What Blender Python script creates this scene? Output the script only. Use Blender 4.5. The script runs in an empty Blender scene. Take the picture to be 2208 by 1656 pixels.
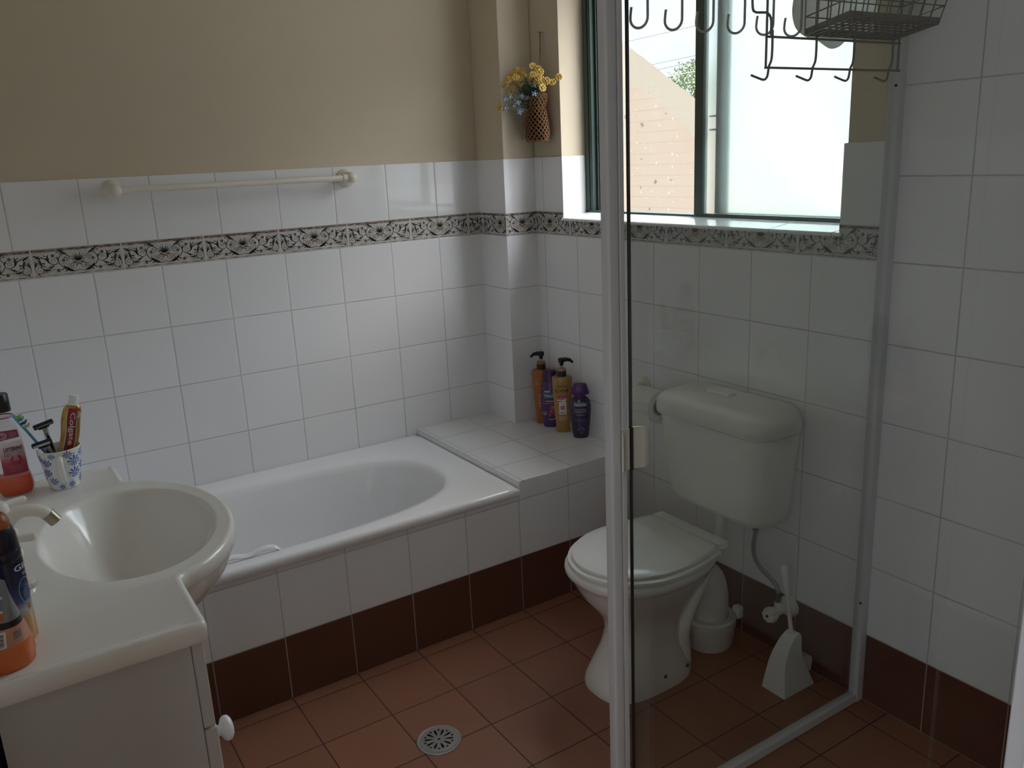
import bpy, bmesh, math, random
from math import sin, cos, pi, radians, hypot, atan2, sqrt
from mathutils import Vector, Matrix
from mathutils.geometry import tessellate_polygon

random.seed(7)
SC = bpy.context.scene
COL = SC.collection

# ------------------------------------------------------------------ camera
cam_d = bpy.data.cameras.new('camera')
cam = bpy.data.objects.new('camera', cam_d)
COL.objects.link(cam)
cam_d.sensor_fit = 'HORIZONTAL'
cam_d.sensor_width = 36.0
cam_d.lens = 36.0 * 1814.92 / 2208.0
cam_d.clip_start = 0.02
cam_d.clip_end = 200
CR = ((0.8368842805190302, -0.5454762752645284, -0.04561068014681627),
      (-0.1782352071329834, -0.19277017253511097, -0.964920655555362),
      (0.517548946437128, 0.8156563576057405, -0.2585494040554095))
CP = (-1.8525291, -2.88680157, 1.48071247)
M = Matrix.Identity(4)
for i in range(3):
    M[i][0] = CR[0][i]
    M[i][1] = -CR[1][i]
    M[i][2] = -CR[2][i]
    M[i][3] = CP[i]
cam.matrix_world = M
SC.camera = cam

# ------------------------------------------------------------------ view
SC.view_settings.view_transform = 'Standard'
SC.view_settings.look = 'None'
SC.view_settings.gamma = 1.0
SC.view_settings.use_curve_mapping = False
SC.view_settings.exposure = 0.12
SC.cycles.use_denoising = True
SC.cycles.max_bounces = 12
SC.cycles.diffuse_bounces = 6
SC.cycles.transparent_max_bounces = 24
SC.cycles.sample_clamp_indirect = 6.0
SC.cycles.caustics_reflective = False
SC.cycles.caustics_refractive = True

# ------------------------------------------------------------------ world: thin bright cloud over pale blue
SKY_GROUND, SKY_HORIZON, SKY_HIGH = 2.6, 1.5, 10.5
SKY_BACK = 0.26          # the sky behind the house is duller than the glow in front of the window
W = bpy.data.worlds.new('sky')
SC.world = W
W.use_nodes = True
nt = W.node_tree
for n in list(nt.nodes):
    nt.nodes.remove(n)
wo = nt.nodes.new('ShaderNodeOutputWorld')
bg = nt.nodes.new('ShaderNodeBackground')
tc = nt.nodes.new('ShaderNodeTexCoord')
ns = nt.nodes.new('ShaderNodeTexNoise')
ns.inputs['Scale'].default_value = 3.0
ns.inputs['Detail'].default_value = 6.0
rp = nt.nodes.new('ShaderNodeValToRGB')
rp.color_ramp.elements[0].position = 0.36
rp.color_ramp.elements[0].color = (0.80, 0.90, 1.05, 1)
rp.color_ramp.elements[1].position = 0.58
rp.color_ramp.elements[1].color = (1.03, 1.01, 1.0, 1)
nt.links.new(tc.outputs['Generated'], ns.inputs['Vector'])
nt.links.new(ns.outputs['Fac'], rp.inputs['Fac'])
nt.links.new(rp.outputs['Color'], bg.inputs['Color'])
# overcast sky: moderate at the horizon, much brighter overhead, ground raised to bounce light off the ceiling
sx = nt.nodes.new('ShaderNodeSeparateXYZ')
nt.links.new(tc.outputs['Generated'], sx.inputs[0])
er = nt.nodes.new('ShaderNodeValToRGB')
er.color_ramp.interpolation = 'EASE'
els = er.color_ramp.elements
els[0].position = 0.47
els[0].color = (SKY_GROUND,) * 3 + (1,)
els[1].position = 0.50
els[1].color = (SKY_HORIZON,) * 3 + (1,)
for pos, val in ((0.60, SKY_HORIZON * 1.12), (0.74, SKY_HIGH), (1.0, SKY_HIGH)):
    e = els.new(pos)
    e.color = (val, val, val, 1)
mh = nt.nodes.new('ShaderNodeMath')
mh.operation = 'MULTIPLY_ADD'
mh.inputs[1].default_value = 0.5
mh.inputs[2].default_value = 0.5
nt.links.new(sx.outputs['Z'], mh.inputs[0])
nt.links.new(mh.outputs[0], er.inputs['Fac'])
# brighter towards +x to light the room, duller behind the house to keep the gable dim, but never below the horizon level
az = nt.nodes.new('ShaderNodeMapRange')
az.interpolation_type = 'SMOOTHSTEP'
az.inputs['From Min'].default_value = -0.25
az.inputs['From Max'].default_value = 0.35
az.inputs['To Min'].default_value = SKY_BACK
az.inputs['To Max'].default_value = 1.0
nt.links.new(sx.outputs['X'], az.inputs['Value'])
ma = nt.nodes.new('ShaderNodeMath')
ma.operation = 'MULTIPLY'
nt.links.new(er.outputs['Color'], ma.inputs[0])
nt.links.new(az.outputs[0], ma.inputs[1])
mn = nt.nodes.new('ShaderNodeMath')
mn.operation = 'MINIMUM'
mn.inputs[1].default_value = SKY_HORIZON
nt.links.new(er.outputs['Color'], mn.inputs[0])
mxm = nt.nodes.new('ShaderNodeMath')
mxm.operation = 'MAXIMUM'
nt.links.new(ma.outputs[0], mxm.inputs[0])
nt.links.new(mn.outputs[0], mxm.inputs[1])
nt.links.new(mxm.outputs[0], bg.inputs['Strength'])
nt.links.new(bg.outputs[0], wo.inputs[0])

# ------------------------------------------------------------------ sun (from behind the house onto the neighbour's gable)
sd = bpy.data.lights.new('sun', 'SUN')
sd.energy = 0.5
sd.angle = radians(0.6)
sd.color = (1.0, 0.95, 0.86)
sun = bpy.data.objects.new('sun', sd)
COL.objects.link(sun)
sun.rotation_euler = Vector((0.62, 0.30, -0.90)).to_track_quat('-Z', 'Y').to_euler()
# sky light guided through the window
pd = bpy.data.lights.new('window_daylight_portal', 'AREA')
pd.shape = 'RECTANGLE'
pd.size = 1.25
pd.size_y = 0.95
pd.cycles.is_portal = True
po = bpy.data.objects.new('window_daylight_portal', pd)
COL.objects.link(po)
po.location = (0.26, -0.955, 1.69)
po.rotation_euler = (Vector((-1, 0, 0))).to_track_quat('-Z', 'Y').to_euler()
# and through an unseen doorway opening, added to fill the room
pd2 = bpy.data.lights.new('added_doorway_portal', 'AREA')
pd2.shape = 'RECTANGLE'
pd2.size = 0.74
pd2.size_y = 2.06
pd2.cycles.is_portal = True
po2 = bpy.data.objects.new('added_doorway_portal', pd2)
COL.objects.link(po2)
po2.location = (-2.115, -2.86, 1.02)
po2.rotation_euler = (Vector((1, 0, 0))).to_track_quat('-Z', 'Z').to_euler()


# ================================================================== materials
def principled(name):
    m = bpy.data.materials.new(name)
    m.use_nodes = True
    return m, m.node_tree, m.node_tree.nodes['Principled BSDF']


def mat(name, col, rough=0.5, metal=0.0, spec=0.5, coat=0.0, noise=0.0, nscale=40.0, bump=0.0, bscale=200.0, trans=0.0, ior=1.45, sub=0.0, alpha=None):
    m, t, b = principled(name)
    b.inputs['Base Color'].default_value = (*col, 1)
    b.inputs['Roughness'].default_value = rough
    b.inputs['Metallic'].default_value = metal
    b.inputs['Specular IOR Level'].default_value = spec
    b.inputs['Coat Weight'].default_value = coat
    b.inputs['Transmission Weight'].default_value = trans
    b.inputs['IOR'].default_value = ior
    if sub:
        b.inputs['Subsurface Weight'].default_value = sub
        b.inputs['Subsurface Scale'].default_value = 0.01
    if noise or bump:
        tc = t.nodes.new('ShaderNodeTexCoord')
    if noise:
        n = t.nodes.new('ShaderNodeTexNoise')
        n.inputs['Scale'].default_value = nscale
        n.inputs['Detail'].default_value = 4
        mx = t.nodes.new('ShaderNodeMix')
        mx.data_type = 'RGBA'
        mx.inputs['A'].default_value = (*[c * (1 - noise) for c in col], 1)
        mx.inputs['B'].default_value = (*[min(1, c * (1 + noise)) for c in col], 1)
        t.links.new(tc.outputs['Object'], n.inputs['Vector'])
        t.links.new(n.outputs['Fac'], mx.inputs['Factor'])
        t.links.new(mx.outputs['Result'], b.inputs['Base Color'])
    if bump:
        n2 = t.nodes.new('ShaderNodeTexNoise')
        n2.inputs['Scale'].default_value = bscale
        n2.inputs['Detail'].default_value = 3
        bp = t.nodes.new('ShaderNodeBump')
        bp.inputs['Strength'].default_value = bump
        bp.inputs['Distance'].default_value = 0.002
        t.links.new(tc.outputs['Object'], n2.inputs['Vector'])
        t.links.new(n2.outputs['Fac'], bp.inputs['Height'])
        t.links.new(bp.outputs['Normal'], b.inputs['Normal'])
    return m


def nmath(t, op, a, b=None, c=None):
    n = t.nodes.new('ShaderNodeMath')
    n.operation = op
    for i, v in enumerate((a, b, c)):
        if v is None:
            continue
        if isinstance(v, (int, float)):
            n.inputs[i].default_value = v
        else:
            t.links.new(v, n.inputs[i])
    return n.outputs[0]


def mixrgb(t, fac, a, b):
    n = t.nodes.new('ShaderNodeMix')
    n.data_type = 'RGBA'
    for k, v in (('Factor', fac), ('A', a), ('B', b)):
        if isinstance(v, tuple):
            n.inputs[k].default_value = (*v, 1)
        elif isinstance(v, (int, float)):
            n.inputs[k].default_value = v
        else:
            t.links.new(v, n.inputs[k])
    return n.outputs['Result']


WHITE_TILE = (0.79, 0.79, 0.80)
BROWN_TILE = (0.115, 0.047, 0.031)
GROUT = (0.56, 0.56, 0.55)


def tile_mat(name, u, v, pu, ou, pv, ov, col, rough, grout, gw=0.0027, vmax=None, band=None, tone=0.02, bump=0.6, mottled=0.0):
    """square glazed tiles laid on world axes u and v ('x','y','z'); band = (height, colour) is the skirting course"""
    m, t, b = principled(name)
    g = t.nodes.new('ShaderNodeNewGeometry')
    s = t.nodes.new('ShaderNodeSeparateXYZ')
    t.links.new(g.outputs['Position'], s.inputs[0])
    U = s.outputs[u.upper()]
    V = s.outputs[v.upper()]

    def edge(src, p, o):
        a = nmath(t, 'SUBTRACT', src, o)
        a = nmath(t, 'DIVIDE', a, p)
        a = nmath(t, 'ADD', a, 0.5)
        cell = nmath(t, 'FLOOR', nmath(t, 'SUBTRACT', a, 0.5))
        a = nmath(t, 'FRACT', a)
        a = nmath(t, 'SUBTRACT', a, 0.5)
        a = nmath(t, 'ABSOLUTE', a)
        return nmath(t, 'MULTIPLY', a, p), cell
    du, cu = edge(U, pu, ou)
    dv, cv = edge(V, pv, ov)
    if vmax is not None:
        above = nmath(t, 'GREATER_THAN', V, vmax)
        dv = nmath(t, 'ADD', dv, above)
    d = nmath(t, 'MINIMUM', du, dv)
    mr = t.nodes.new('ShaderNodeMapRange')
    mr.interpolation_type = 'SMOOTHSTEP'
    mr.inputs['From Min'].default_value = gw * 0.35
    mr.inputs['From Max'].default_value = gw * 0.65
    t.links.new(d, mr.inputs['Value'])
    mask = mr.outputs[0]
    mr2 = t.nodes.new('ShaderNodeMapRange')
    mr2.interpolation_type = 'SMOOTHSTEP'
    mr2.inputs['From Min'].default_value = gw * 0.4
    mr2.inputs['From Max'].default_value = gw * 1.6
    t.links.new(d, mr2.inputs['Value'])
    # a little tone difference from tile to tile
    cb = t.nodes.new('ShaderNodeCombineXYZ')
    t.links.new(cu, cb.inputs[0])
    t.links.new(cv, cb.inputs[1])
    wn = t.nodes.new('ShaderNodeTexWhiteNoise')
    wn.noise_dimensions = '3D'
    t.links.new(cb.outputs[0], wn.inputs['Vector'])
    lo = tuple(c * (1 - tone) for c in col)
    hi = tuple(min(1, c * (1 + tone)) for c in col)
    tc_ = mixrgb(t, wn.outputs['Value'], lo, hi)
    if mottled:
        n = t.nodes.new('ShaderNodeTexNoise')
        n.inputs['Scale'].default_value = 9.0
        n.inputs['Detail'].default_value = 8.0
        t.links.new(g.outputs['Position'], n.inputs['Vector'])
        tc_ = mixrgb(t, nmath(t, 'MULTIPLY', n.outputs['Fac'], mottled), tc_, tuple(c * 0.55 for c in col))
    gcol = grout
    # grout is dirtier in places
    n3 = t.nodes.new('ShaderNodeTexNoise')
    n3.inputs['Scale'].default_value = 5.0
    t.links.new(g.outputs['Position'], n3.inputs['Vector'])
    gc = mixrgb(t, n3.outputs['Fac'], tuple(c * 1.2 for c in gcol), tuple(c * 0.45 for c in gcol))
    if band is not None:
        isb = nmath(t, 'LESS_THAN', V, band[0])
        tc_ = mixrgb(t, isb, tc_, band[1])
        gc = mixrgb(t, isb, gc, (0.34, 0.30, 0.27))
    c = mixrgb(t, mask, gc, tc_)
    t.links.new(c, b.inputs['Base Color'])
    r = t.nodes.new('ShaderNodeMapRange')
    r.inputs['To Min'].default_value = 0.8
    r.inputs['To Max'].default_value = rough
    t.links.new(mask, r.inputs['Value'])
    t.links.new(r.outputs[0], b.inputs['Roughness'])
    # gentle waviness of the glaze + sunken joints
    nw = t.nodes.new('ShaderNodeTexNoise')
    nw.inputs['Scale'].default_value = 7.0
    nw.inputs['Detail'].default_value = 1.0
    t.links.new(g.outputs['Position'], nw.inputs['Vector'])
    h = nmath(t, 'ADD', mr2.outputs[0], nmath(t, 'MULTIPLY', nw.outputs['Fac'], 0.25))
    bp = t.nodes.new('ShaderNodeBump')
    bp.inputs['Strength'].default_value = bump
    bp.inputs['Distance'].default_value = 0.001
    t.links.new(h, bp.inputs['Height'])
    t.links.new(bp.outputs['Normal'], b.inputs['Normal'])
    return m


P = 0.2015
MT_A = tile_mat('white tile, long wall', 'x', 'z', P, -1.5296, 0.2, 0.0, WHITE_TILE, 0.05, GROUT, vmax=1.21, band=(0.2, BROWN_TILE))
MT_B = tile_mat('white tile, window wall', 'y', 'z', P, -0.8523, 0.2, 0.0, WHITE_TILE, 0.07, GROUT, vmax=1.21, band=(0.2, BROWN_TILE))
MT_SH = tile_mat('white tile, shower', 'y', 'z', P, -0.8523, 0.2, 0.0, WHITE_TILE, 0.14, GROUT, band=(0.2, BROWN_TILE))
MT_SX = tile_mat('white tile, shower side', 'x', 'z', P, -0.05, 0.2, 0.0, WHITE_TILE, 0.14, GROUT, band=(0.2, BROWN_TILE))
MT_F = tile_mat('tile, bath front', 'x', 'z', P, -1.4853, 0.2, 0.0, WHITE_TILE, 0.14, GROUT, band=(0.2, BROWN_TILE))
MT_PL = tile_mat('white tile, pillar', 'x', 'z', 0.9, 0.4, 0.2, 0.0, WHITE_TILE, 0.12, GROUT, vmax=1.21, band=(0.2, BROWN_TILE))
MT_HOB = tile_mat('white tile, ledge', 'x', 'y', P, -0.2575, P, -0.165, WHITE_TILE, 0.045, GROUT, gw=0.0035)
MT_SILL = tile_mat('white tile, sill', 'y', 'x', P, -0.51, 0.9, 0.5, (0.82, 0.82, 0.83), 0.08, GROUT)
MT_FLOOR = tile_mat('terracotta floor tile', 'x', 'y', P, -1.4853, 0.1985, -0.7725, (0.295, 0.125, 0.074), 0.5, (0.075, 0.03, 0.021), gw=0.0034, tone=0.07, bump=0.5, mottled=0.5)
M_PAINT = mat('cream wall paint', (0.61, 0.53, 0.40), 0.72, bump=0.12, bscale=350, spec=0.3)
M_CEIL = mat('ceiling paint', (0.82, 0.81, 0.79), 0.85)
M_BATH = mat('white bath enamel', (0.83, 0.83, 0.84), 0.18, coat=0.2)
M_CERAMIC = mat('vitreous china', (0.80, 0.79, 0.76), 0.14, coat=0.3)
M_SEAT = mat('toilet seat plastic', (0.80, 0.79, 0.755), 0.22)
M_CIST = mat('cistern plastic', (0.76, 0.755, 0.715), 0.3)
M_VAN = mat('cultured marble', (0.78, 0.755, 0.70), 0.22, noise=0.015, nscale=30, coat=0.15)
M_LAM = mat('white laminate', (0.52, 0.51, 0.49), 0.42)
M_IVORY = mat('ivory plastic', (0.78, 0.74, 0.65), 0.32)
M_WHITEP = mat('white plastic', (0.82, 0.82, 0.81), 0.3)
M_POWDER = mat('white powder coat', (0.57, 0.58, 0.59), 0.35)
M_CHROME = mat('chrome', (0.75, 0.75, 0.74), 0.16, metal=1.0)
M_STEEL = mat('brushed steel', (0.45, 0.45, 0.44), 0.38, metal=1.0, noise=0.1, nscale=150)
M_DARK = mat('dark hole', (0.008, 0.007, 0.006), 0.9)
M_SEAL = mat('black seal', (0.015, 0.016, 0.015), 0.5)
M_GREEN = mat('green window aluminium', (0.030, 0.058, 0.048), 0.42)
M_GREEND = mat('dark track', (0.02, 0.03, 0.027), 0.5)
M_WIRE = mat('grey wire', (0.30, 0.29, 0.285), 0.45, metal=0.2)
M_HOOK = mat('grey coated hook', (0.52, 0.50, 0.53), 0.4)
M_HOSE = mat('braided hose', (0.30, 0.30, 0.29), 0.4, metal=0.6, noise=0.3, nscale=300)
M_PAPER = mat('toilet paper', (0.80, 0.79, 0.76), 0.9, bump=0.2, bscale=120)
M_CARD = mat('cardboard', (0.36, 0.32, 0.27), 0.85)
M_BLACK = mat('black plastic', (0.012, 0.012, 0.013), 0.3)


def glass_mat(name, tint, refl=1.0):
    m = bpy.data.materials.new(name)
    m.use_nodes = True
    t = m.node_tree
    for n in list(t.nodes):
        t.nodes.remove(n)
    o = t.nodes.new('ShaderNodeOutputMaterial')
    tr = t.nodes.new('ShaderNodeBsdfTransparent')
    tr.inputs[0].default_value = (*tint, 1)
    gl = t.nodes.new('ShaderNodeBsdfGlossy')
    gl.inputs['Roughness'].default_value = 0.015
    lw = t.nodes.new('ShaderNodeLayerWeight')
    lw.inputs['Blend'].default_value = 0.5
    p5 = nmath(t, 'POWER', lw.outputs['Facing'], 5.0)
    fac = nmath(t, 'MULTIPLY_ADD', p5, 0.96 * refl, 0.04 * refl)
    mx = t.nodes.new('ShaderNodeMixShader')
    t.links.new(fac, mx.inputs[0])
    t.links.new(tr.outputs[0], mx.inputs[1])
    t.links.new(gl.outputs[0], mx.inputs[2])
    t.links.new(mx.outputs[0], o.inputs[0])
    return m


M_GLASS = glass_mat('shower glass', (0.925, 0.937, 0.925))
M_PANE = glass_mat('clear window glass', (0.97, 0.98, 0.97))


def frosted_mat():
    m, t, b = principled('frosted window glass')
    b.inputs['Base Color'].default_value = (0.86, 0.93, 0.92, 1)
    b.inputs['Transmission Weight'].default_value = 1.0
    b.inputs['Roughness'].default_value = 0.27
    b.inputs['IOR'].default_value = 1.12
    tl = t.nodes.new('ShaderNodeBsdfTranslucent')
    tl.inputs[0].default_value = (0.90, 0.97, 0.95, 1)
    mx = t.nodes.new('ShaderNodeMixShader')
    mx.inputs[0].default_value = 0.12
    o = t.nodes['Material Output']
    t.links.new(b.outputs[0], mx.inputs[1])
    t.links.new(tl.outputs[0], mx.inputs[2])
    t.links.new(mx.outputs[0], o.inputs[0])
    return m


M_FROST = frosted_mat()


# ================================================================== mesh helpers
class MB:
    def __init__(self):
        self.v = []
        self.f = []
        self.m = []

    def add(self, vs, fs, mi=0):
        o = len(self.v)
        self.v += [tuple(p) for p in vs]
        for f in fs:
            self.f.append(tuple(i + o for i in f))
            self.m.append(mi)
        return self

    def box(self, x0, x1, y0, y1, z0, z1, mi=0, skip=''):
        vs = [(x, y, z) for z in (z0, z1) for y in (y0, y1) for x in (x0, x1)]
        fs = {'b': (0, 2, 3, 1), 't': (4, 5, 7, 6), 's': (0, 1, 5, 4), 'n': (2, 6, 7, 3), 'w': (0, 4, 6, 2), 'e': (1, 3, 7, 5)}
        return self.add(vs, [f for k, f in fs.items() if k not in skip], mi)

    def rings(self, rs, cap0=True, cap1=True, mi=0, closed=True):
        n = len(rs[0])
        vs = [p for r in rs for p in r]
        fs = []
        for k in range(len(rs) - 1):
            for i in range(n if closed else n - 1):
                j = (i + 1) % n
                fs.append((k * n + i, k * n + j, (k + 1) * n + j, (k + 1) * n + i))
        if cap0:
            fs.append(tuple(reversed(range(n))))
        if cap1:
            fs.append(tuple(range((len(rs) - 1) * n, len(rs) * n)))
        return self.add(vs, fs, mi)

    def lathe(self, prof, c=(0, 0, 0), n=32, mi=0, axis='z', cap0=True, cap1=True):
        rs = []
        for r, h in prof:
            ring = []
            for i in range(n):
                a = 2 * pi * i / n
                p = (r * cos(a), r * sin(a), h)
                if axis == 'x':
                    p = (h, r * cos(a), r * sin(a))
                elif axis == 'y':
                    p = (r * sin(a), h, r * cos(a))
                ring.append((p[0] + c[0], p[1] + c[1], p[2] + c[2]))
            rs.append(ring)
        return self.rings(rs, cap0, cap1, mi)

    def tube(self, path, r, n=10, mi=0, cap=True, closed=False):
        pts = [Vector(p) for p in path]
        N = len(pts)
        rr = r if isinstance(r, (list, tuple)) else [r] * N
        up = Vector((0, 0, 1))
        rs = []
        prev = None
        for i, p in enumerate(pts):
            if closed:
                d = pts[(i + 1) % N] - pts[i - 1]
            else:
                d = pts[min(i + 1, N - 1)] - pts[max(i - 1, 0)]
            if d.length < 1e-9:
                d = Vector((0, 0, 1))
            d.normalize()
            if prev is None:
                s = up.cross(d)
                if s.length < 0.05:
                    s = Vector((1, 0, 0)).cross(d)
                s.normalize()
            else:
                s = prev - d * prev.dot(d)
                s.normalize()
            prev = s
            q = d.cross(s)
            rs.append([tuple(p + (s * cos(2 * pi * k / n) + q * sin(2 * pi * k / n)) * rr[i]) for k in range(n)])
        if closed:
            rs.append(rs[0])
            return self.rings(rs, False, False, mi)
        return self.rings(rs, cap, cap, mi)

    def grid(self, fn, nu, nv, mi=0):
        vs = [fn(i / nu, j / nv) for j in range(nv + 1) for i in range(nu + 1)]
        fs = []
        for j in range(nv):
            for i in range(nu):
                a = j * (nu + 1) + i
                fs.append((a, a + 1, a + nu + 2, a + nu + 1))
        return self.add(vs, fs, mi)

    def sphere(self, c, r, nu=16, nv=10, mi=0):
        rx, ry, rz = r if isinstance(r, (tuple, list)) else (r, r, r)
        rs = []
        for j in range(nv + 1):
            ph = -pi / 2 + pi * j / nv
            k = max(cos(ph), 1e-3)
            rs.append([(c[0] + rx * k * cos(2 * pi * i / nu), c[1] + ry * k * sin(2 * pi * i / nu), c[2] + rz * sin(ph)) for i in range(nu)])
        return self.rings(rs, True, True, mi)

    def prism(self, outline, d0, d1, plane='xz', mi=0):
        """outline polygon in a plane, extruded along the remaining axis"""
        def mk(p, d):
            if plane == 'xz':
                return (p[0], d, p[1])
            if plane == 'yz':
                return (d, p[0], p[1])
            return (p[0], p[1], d)
        return self.rings([[mk(p, d0) for p in outline], [mk(p, d1) for p in outline]], True, True, mi)

    def xform(self, mtx):
        self.v = [tuple(mtx @ Vector(p)) for p in self.v]
        return self


def parent_matrix(o):
    m = Matrix.Translation(o.location) @ o.rotation_euler.to_matrix().to_4x4()
    if o.parent:
        m = parent_matrix(o.parent) @ m
    return m


def build(name, mb, mats, parent=None, world=True, smooth=40, bevel=0.0, seg=2, subsurf=0, label=None, origin=None, recalc=True):
    me = bpy.data.meshes.new(name)
    vs = mb.v
    if parent is not None and world:
        inv = parent_matrix(parent).inverted()
        vs = [tuple(inv @ Vector(p)) for p in vs]
    o = bpy.data.objects.new(name, me)
    if origin is not None:
        vs = [(p[0] - origin[0], p[1] - origin[1], p[2] - origin[2]) for p in vs]
        o.location = origin
    me.from_pydata(vs, [], mb.f)
    if not isinstance(mats, (list, tuple)):
        mats = [mats]
    for m in mats:
        me.materials.append(m)
    me.polygons.foreach_set('material_index', mb.m)
    if recalc:
        bm = bmesh.new()
        bm.from_mesh(me)
        bmesh.ops.recalc_face_normals(bm, faces=bm.faces)
        bm.to_mesh(me)
        bm.free()
    if smooth:
        me.polygons.foreach_set('use_smooth', [True] * len(me.polygons))
        me.set_sharp_from_angle(angle=radians(smooth))
    me.update()
    COL.objects.link(o)
    if parent is not None:
        o.parent = parent
    if bevel:
        b = o.modifiers.new('bevel', 'BEVEL')
        b.width = bevel
        b.segments = seg
        b.limit_method = 'ANGLE'
        b.angle_limit = radians(35)
    if subsurf:
        s = o.modifiers.new('subsurf', 'SUBSURF')
        s.levels = subsurf
        s.render_levels = subsurf
    if label:
        o['label'] = label
    return o


def tag(o, label, cat, group=None):
    o['label'] = label
    o['category'] = cat
    if group:
        o['group'] = group
    return o


def thing(name, label, cat, loc=(0, 0, 0), rz=0.0, group=None, rot=None):
    o = bpy.data.objects.new(name, None)
    o.empty_display_size = 0.05
    COL.objects.link(o)
    o.location = loc
    o.rotation_euler = rot if rot else (0, 0, rz)
    return tag(o, label, cat, group)


def struct(o, label=None):
    o['kind'] = 'structure'
    if label:
        o['label'] = label
    return o


def rrect(hx, hy, r, n=6, cx=0, cy=0):
    r = min(r, hx - 1e-4, hy - 1e-4)
    pts = []
    for sx, sy, a0 in ((1, 1, 0), (-1, 1, 90), (-1, -1, 180), (1, -1, 270)):
        for k in range(n + 1):
            a = radians(a0 + 90 * k / n)
            pts.append((cx + sx * (hx - r) + r * cos(a), cy + sy * (hy - r) + r * sin(a)))
    return pts


def supell(hx, hy, e, n=40, cx=0, cy=0):
    pts = []
    for i in range(n):
        a = 2 * pi * i / n
        c, s = cos(a), sin(a)
        pts.append((cx + hx * math.copysign(abs(c) ** (2 / e), c), cy + hy * math.copysign(abs(s) ** (2 / e), s)))
    return pts


def spline(pts, n=8):
    """Catmull-Rom through points"""
    P_ = [Vector(p) for p in pts]
    out = []
    for i in range(len(P_) - 1):
        p0 = P_[max(i - 1, 0)]
        p1, p2 = P_[i], P_[i + 1]
        p3 = P_[min(i + 2, len(P_) - 1)]
        for k in range(n):
            t = k / n
            out.append(tuple(0.5 * ((2 * p1) + (p2 - p0) * t + (2 * p0 - 5 * p1 + 4 * p2 - p3) * t * t + (3 * p1 - p0 - 3 * p2 + p3) * t ** 3)))
    out.append(tuple(P_[-1]))
    return out


def text_geo(body, height, width=None, bold=0.0, shear=0.0, align='CENTER'):
    """flat letter shapes as (verts2d, faces): centred, cap height ~ height"""
    cu = bpy.data.curves.new('letters', 'FONT')
    cu.body = body
    cu.size = 1.0
    cu.resolution_u = 3
    cu.shear = shear
    cu.offset = bold
    cu.align_x = align
    ob = bpy.data.objects.new('letters', cu)
    me = bpy.data.meshes.new_from_object(ob)
    vs = [(v.co.x, v.co.y) for v in me.vertices]
    fs = [tuple(p.vertices) for p in me.polygons]
    bpy.data.objects.remove(ob)
    bpy.data.curves.remove(cu)
    bpy.data.meshes.remove(me)
    if not vs:
        return [], []
    x0, x1 = min(v[0] for v in vs), max(v[0] for v in vs)
    y0, y1 = min(v[1] for v in vs), max(v[1] for v in vs)
    sy = height / max(1e-6, y1 - y0)
    sx = sy if width is None else width / max(1e-6, x1 - x0)
    xm, ym = (x0 + x1) / 2, (y0 + y1) / 2
    return [((a - xm) * sx, (b - ym) * sy) for a, b in vs], fs


def refine(vs, fs, maxlen):
    """split long edges of flat letters so that they can follow a curve"""
    bm = bmesh.new()
    bv = [bm.verts.new((a, b, 0)) for a, b in vs]
    for f in fs:
        try:
            bm.faces.new([bv[i] for i in f])
        except ValueError:
            pass
    bmesh.ops.triangulate(bm, faces=bm.faces)
    for _ in range(4):
        es = [e for e in bm.edges if e.calc_length() > maxlen]
        if not es:
            break
        bmesh.ops.subdivide_edges(bm, edges=es, cuts=1)
        bmesh.ops.triangulate(bm, faces=[f for f in bm.faces if len(f.verts) > 3])
    bm.verts.ensure_lookup_table()
    bm.verts.index_update()
    out = [(v.co.x, v.co.y) for v in bm.verts]
    of = [tuple(v.index for v in f.verts) for f in bm.faces]
    bm.free()
    return out, of


def lettering(mb, body, surf, u, v, h, width=None, mi=0, off=0.0006, bold=0.0, shear=0.0, rot=0.0, maxlen=None):
    vs, fs = text_geo(body, h, width, bold, shear)
    if not vs:
        return
    if maxlen:
        vs, fs = refine(vs, fs, maxlen)
    c, s = cos(rot), sin(rot)
    mb.add([surf(u + a * c - b * s, v + a * s + b * c, off) for a, b in vs], fs, mi)


def flat_shape(mb, poly, surf, off=0.0005, mi=0):
    """filled 2-D polygon laid on a surface"""
    tri = tessellate_polygon([[Vector((a, b, 0)) for a, b in poly]])
    mb.add([surf(a, b, off) for a, b in poly], [tuple(t) for t in tri], mi)


def patch(mb, surf, u0, u1, v0, v1, off=0.0004, nu=10, nv=6, mi=0):
    mb.grid(lambda a, b: surf(u0 + (u1 - u0) * a, v0 + (v1 - v0) * b, off), nu, nv, mi)


def stroke(mb, pts, w, surf, off=0.0005, mi=0):
    """ribbon of varying width along a 2-D polyline"""
    N = len(pts)
    L, Rr = [], []
    for i, p in enumerate(pts):
        a = pts[max(i - 1, 0)]
        b = pts[min(i + 1, N - 1)]
        dx, dy = b[0] - a[0], b[1] - a[1]
        d = hypot(dx, dy) or 1e-9
        nx, ny = -dy / d, dx / d
        ww = (w(i / (N - 1)) if callable(w) else w) / 2
        L.append(surf(p[0] + nx * ww, p[1] + ny * ww, off))
        Rr.append(surf(p[0] - nx * ww, p[1] - ny * ww, off))
    fs = [(i, i + 1, N + i + 1, N + i) for i in range(N - 1)]
    mb.add(L + Rr, fs, mi)


def sp2(pts, n=6):
    return [(p[0], p[1]) for p in spline([(a, b, 0) for a, b in pts], n)]


# ================================================================== room shell
mb = MB()
mb.box(-2.1, 0.25, -3.4, 0.15, -0.1, 0.0)
struct(build('floor', mb, MT_FLOOR), 'terracotta tiled bathroom floor')
mb = MB()
mb.box(-2.1, 0.25, -3.4, 0.15, 2.4, 2.5)
struct(build('ceiling', mb, M_CEIL))

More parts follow.
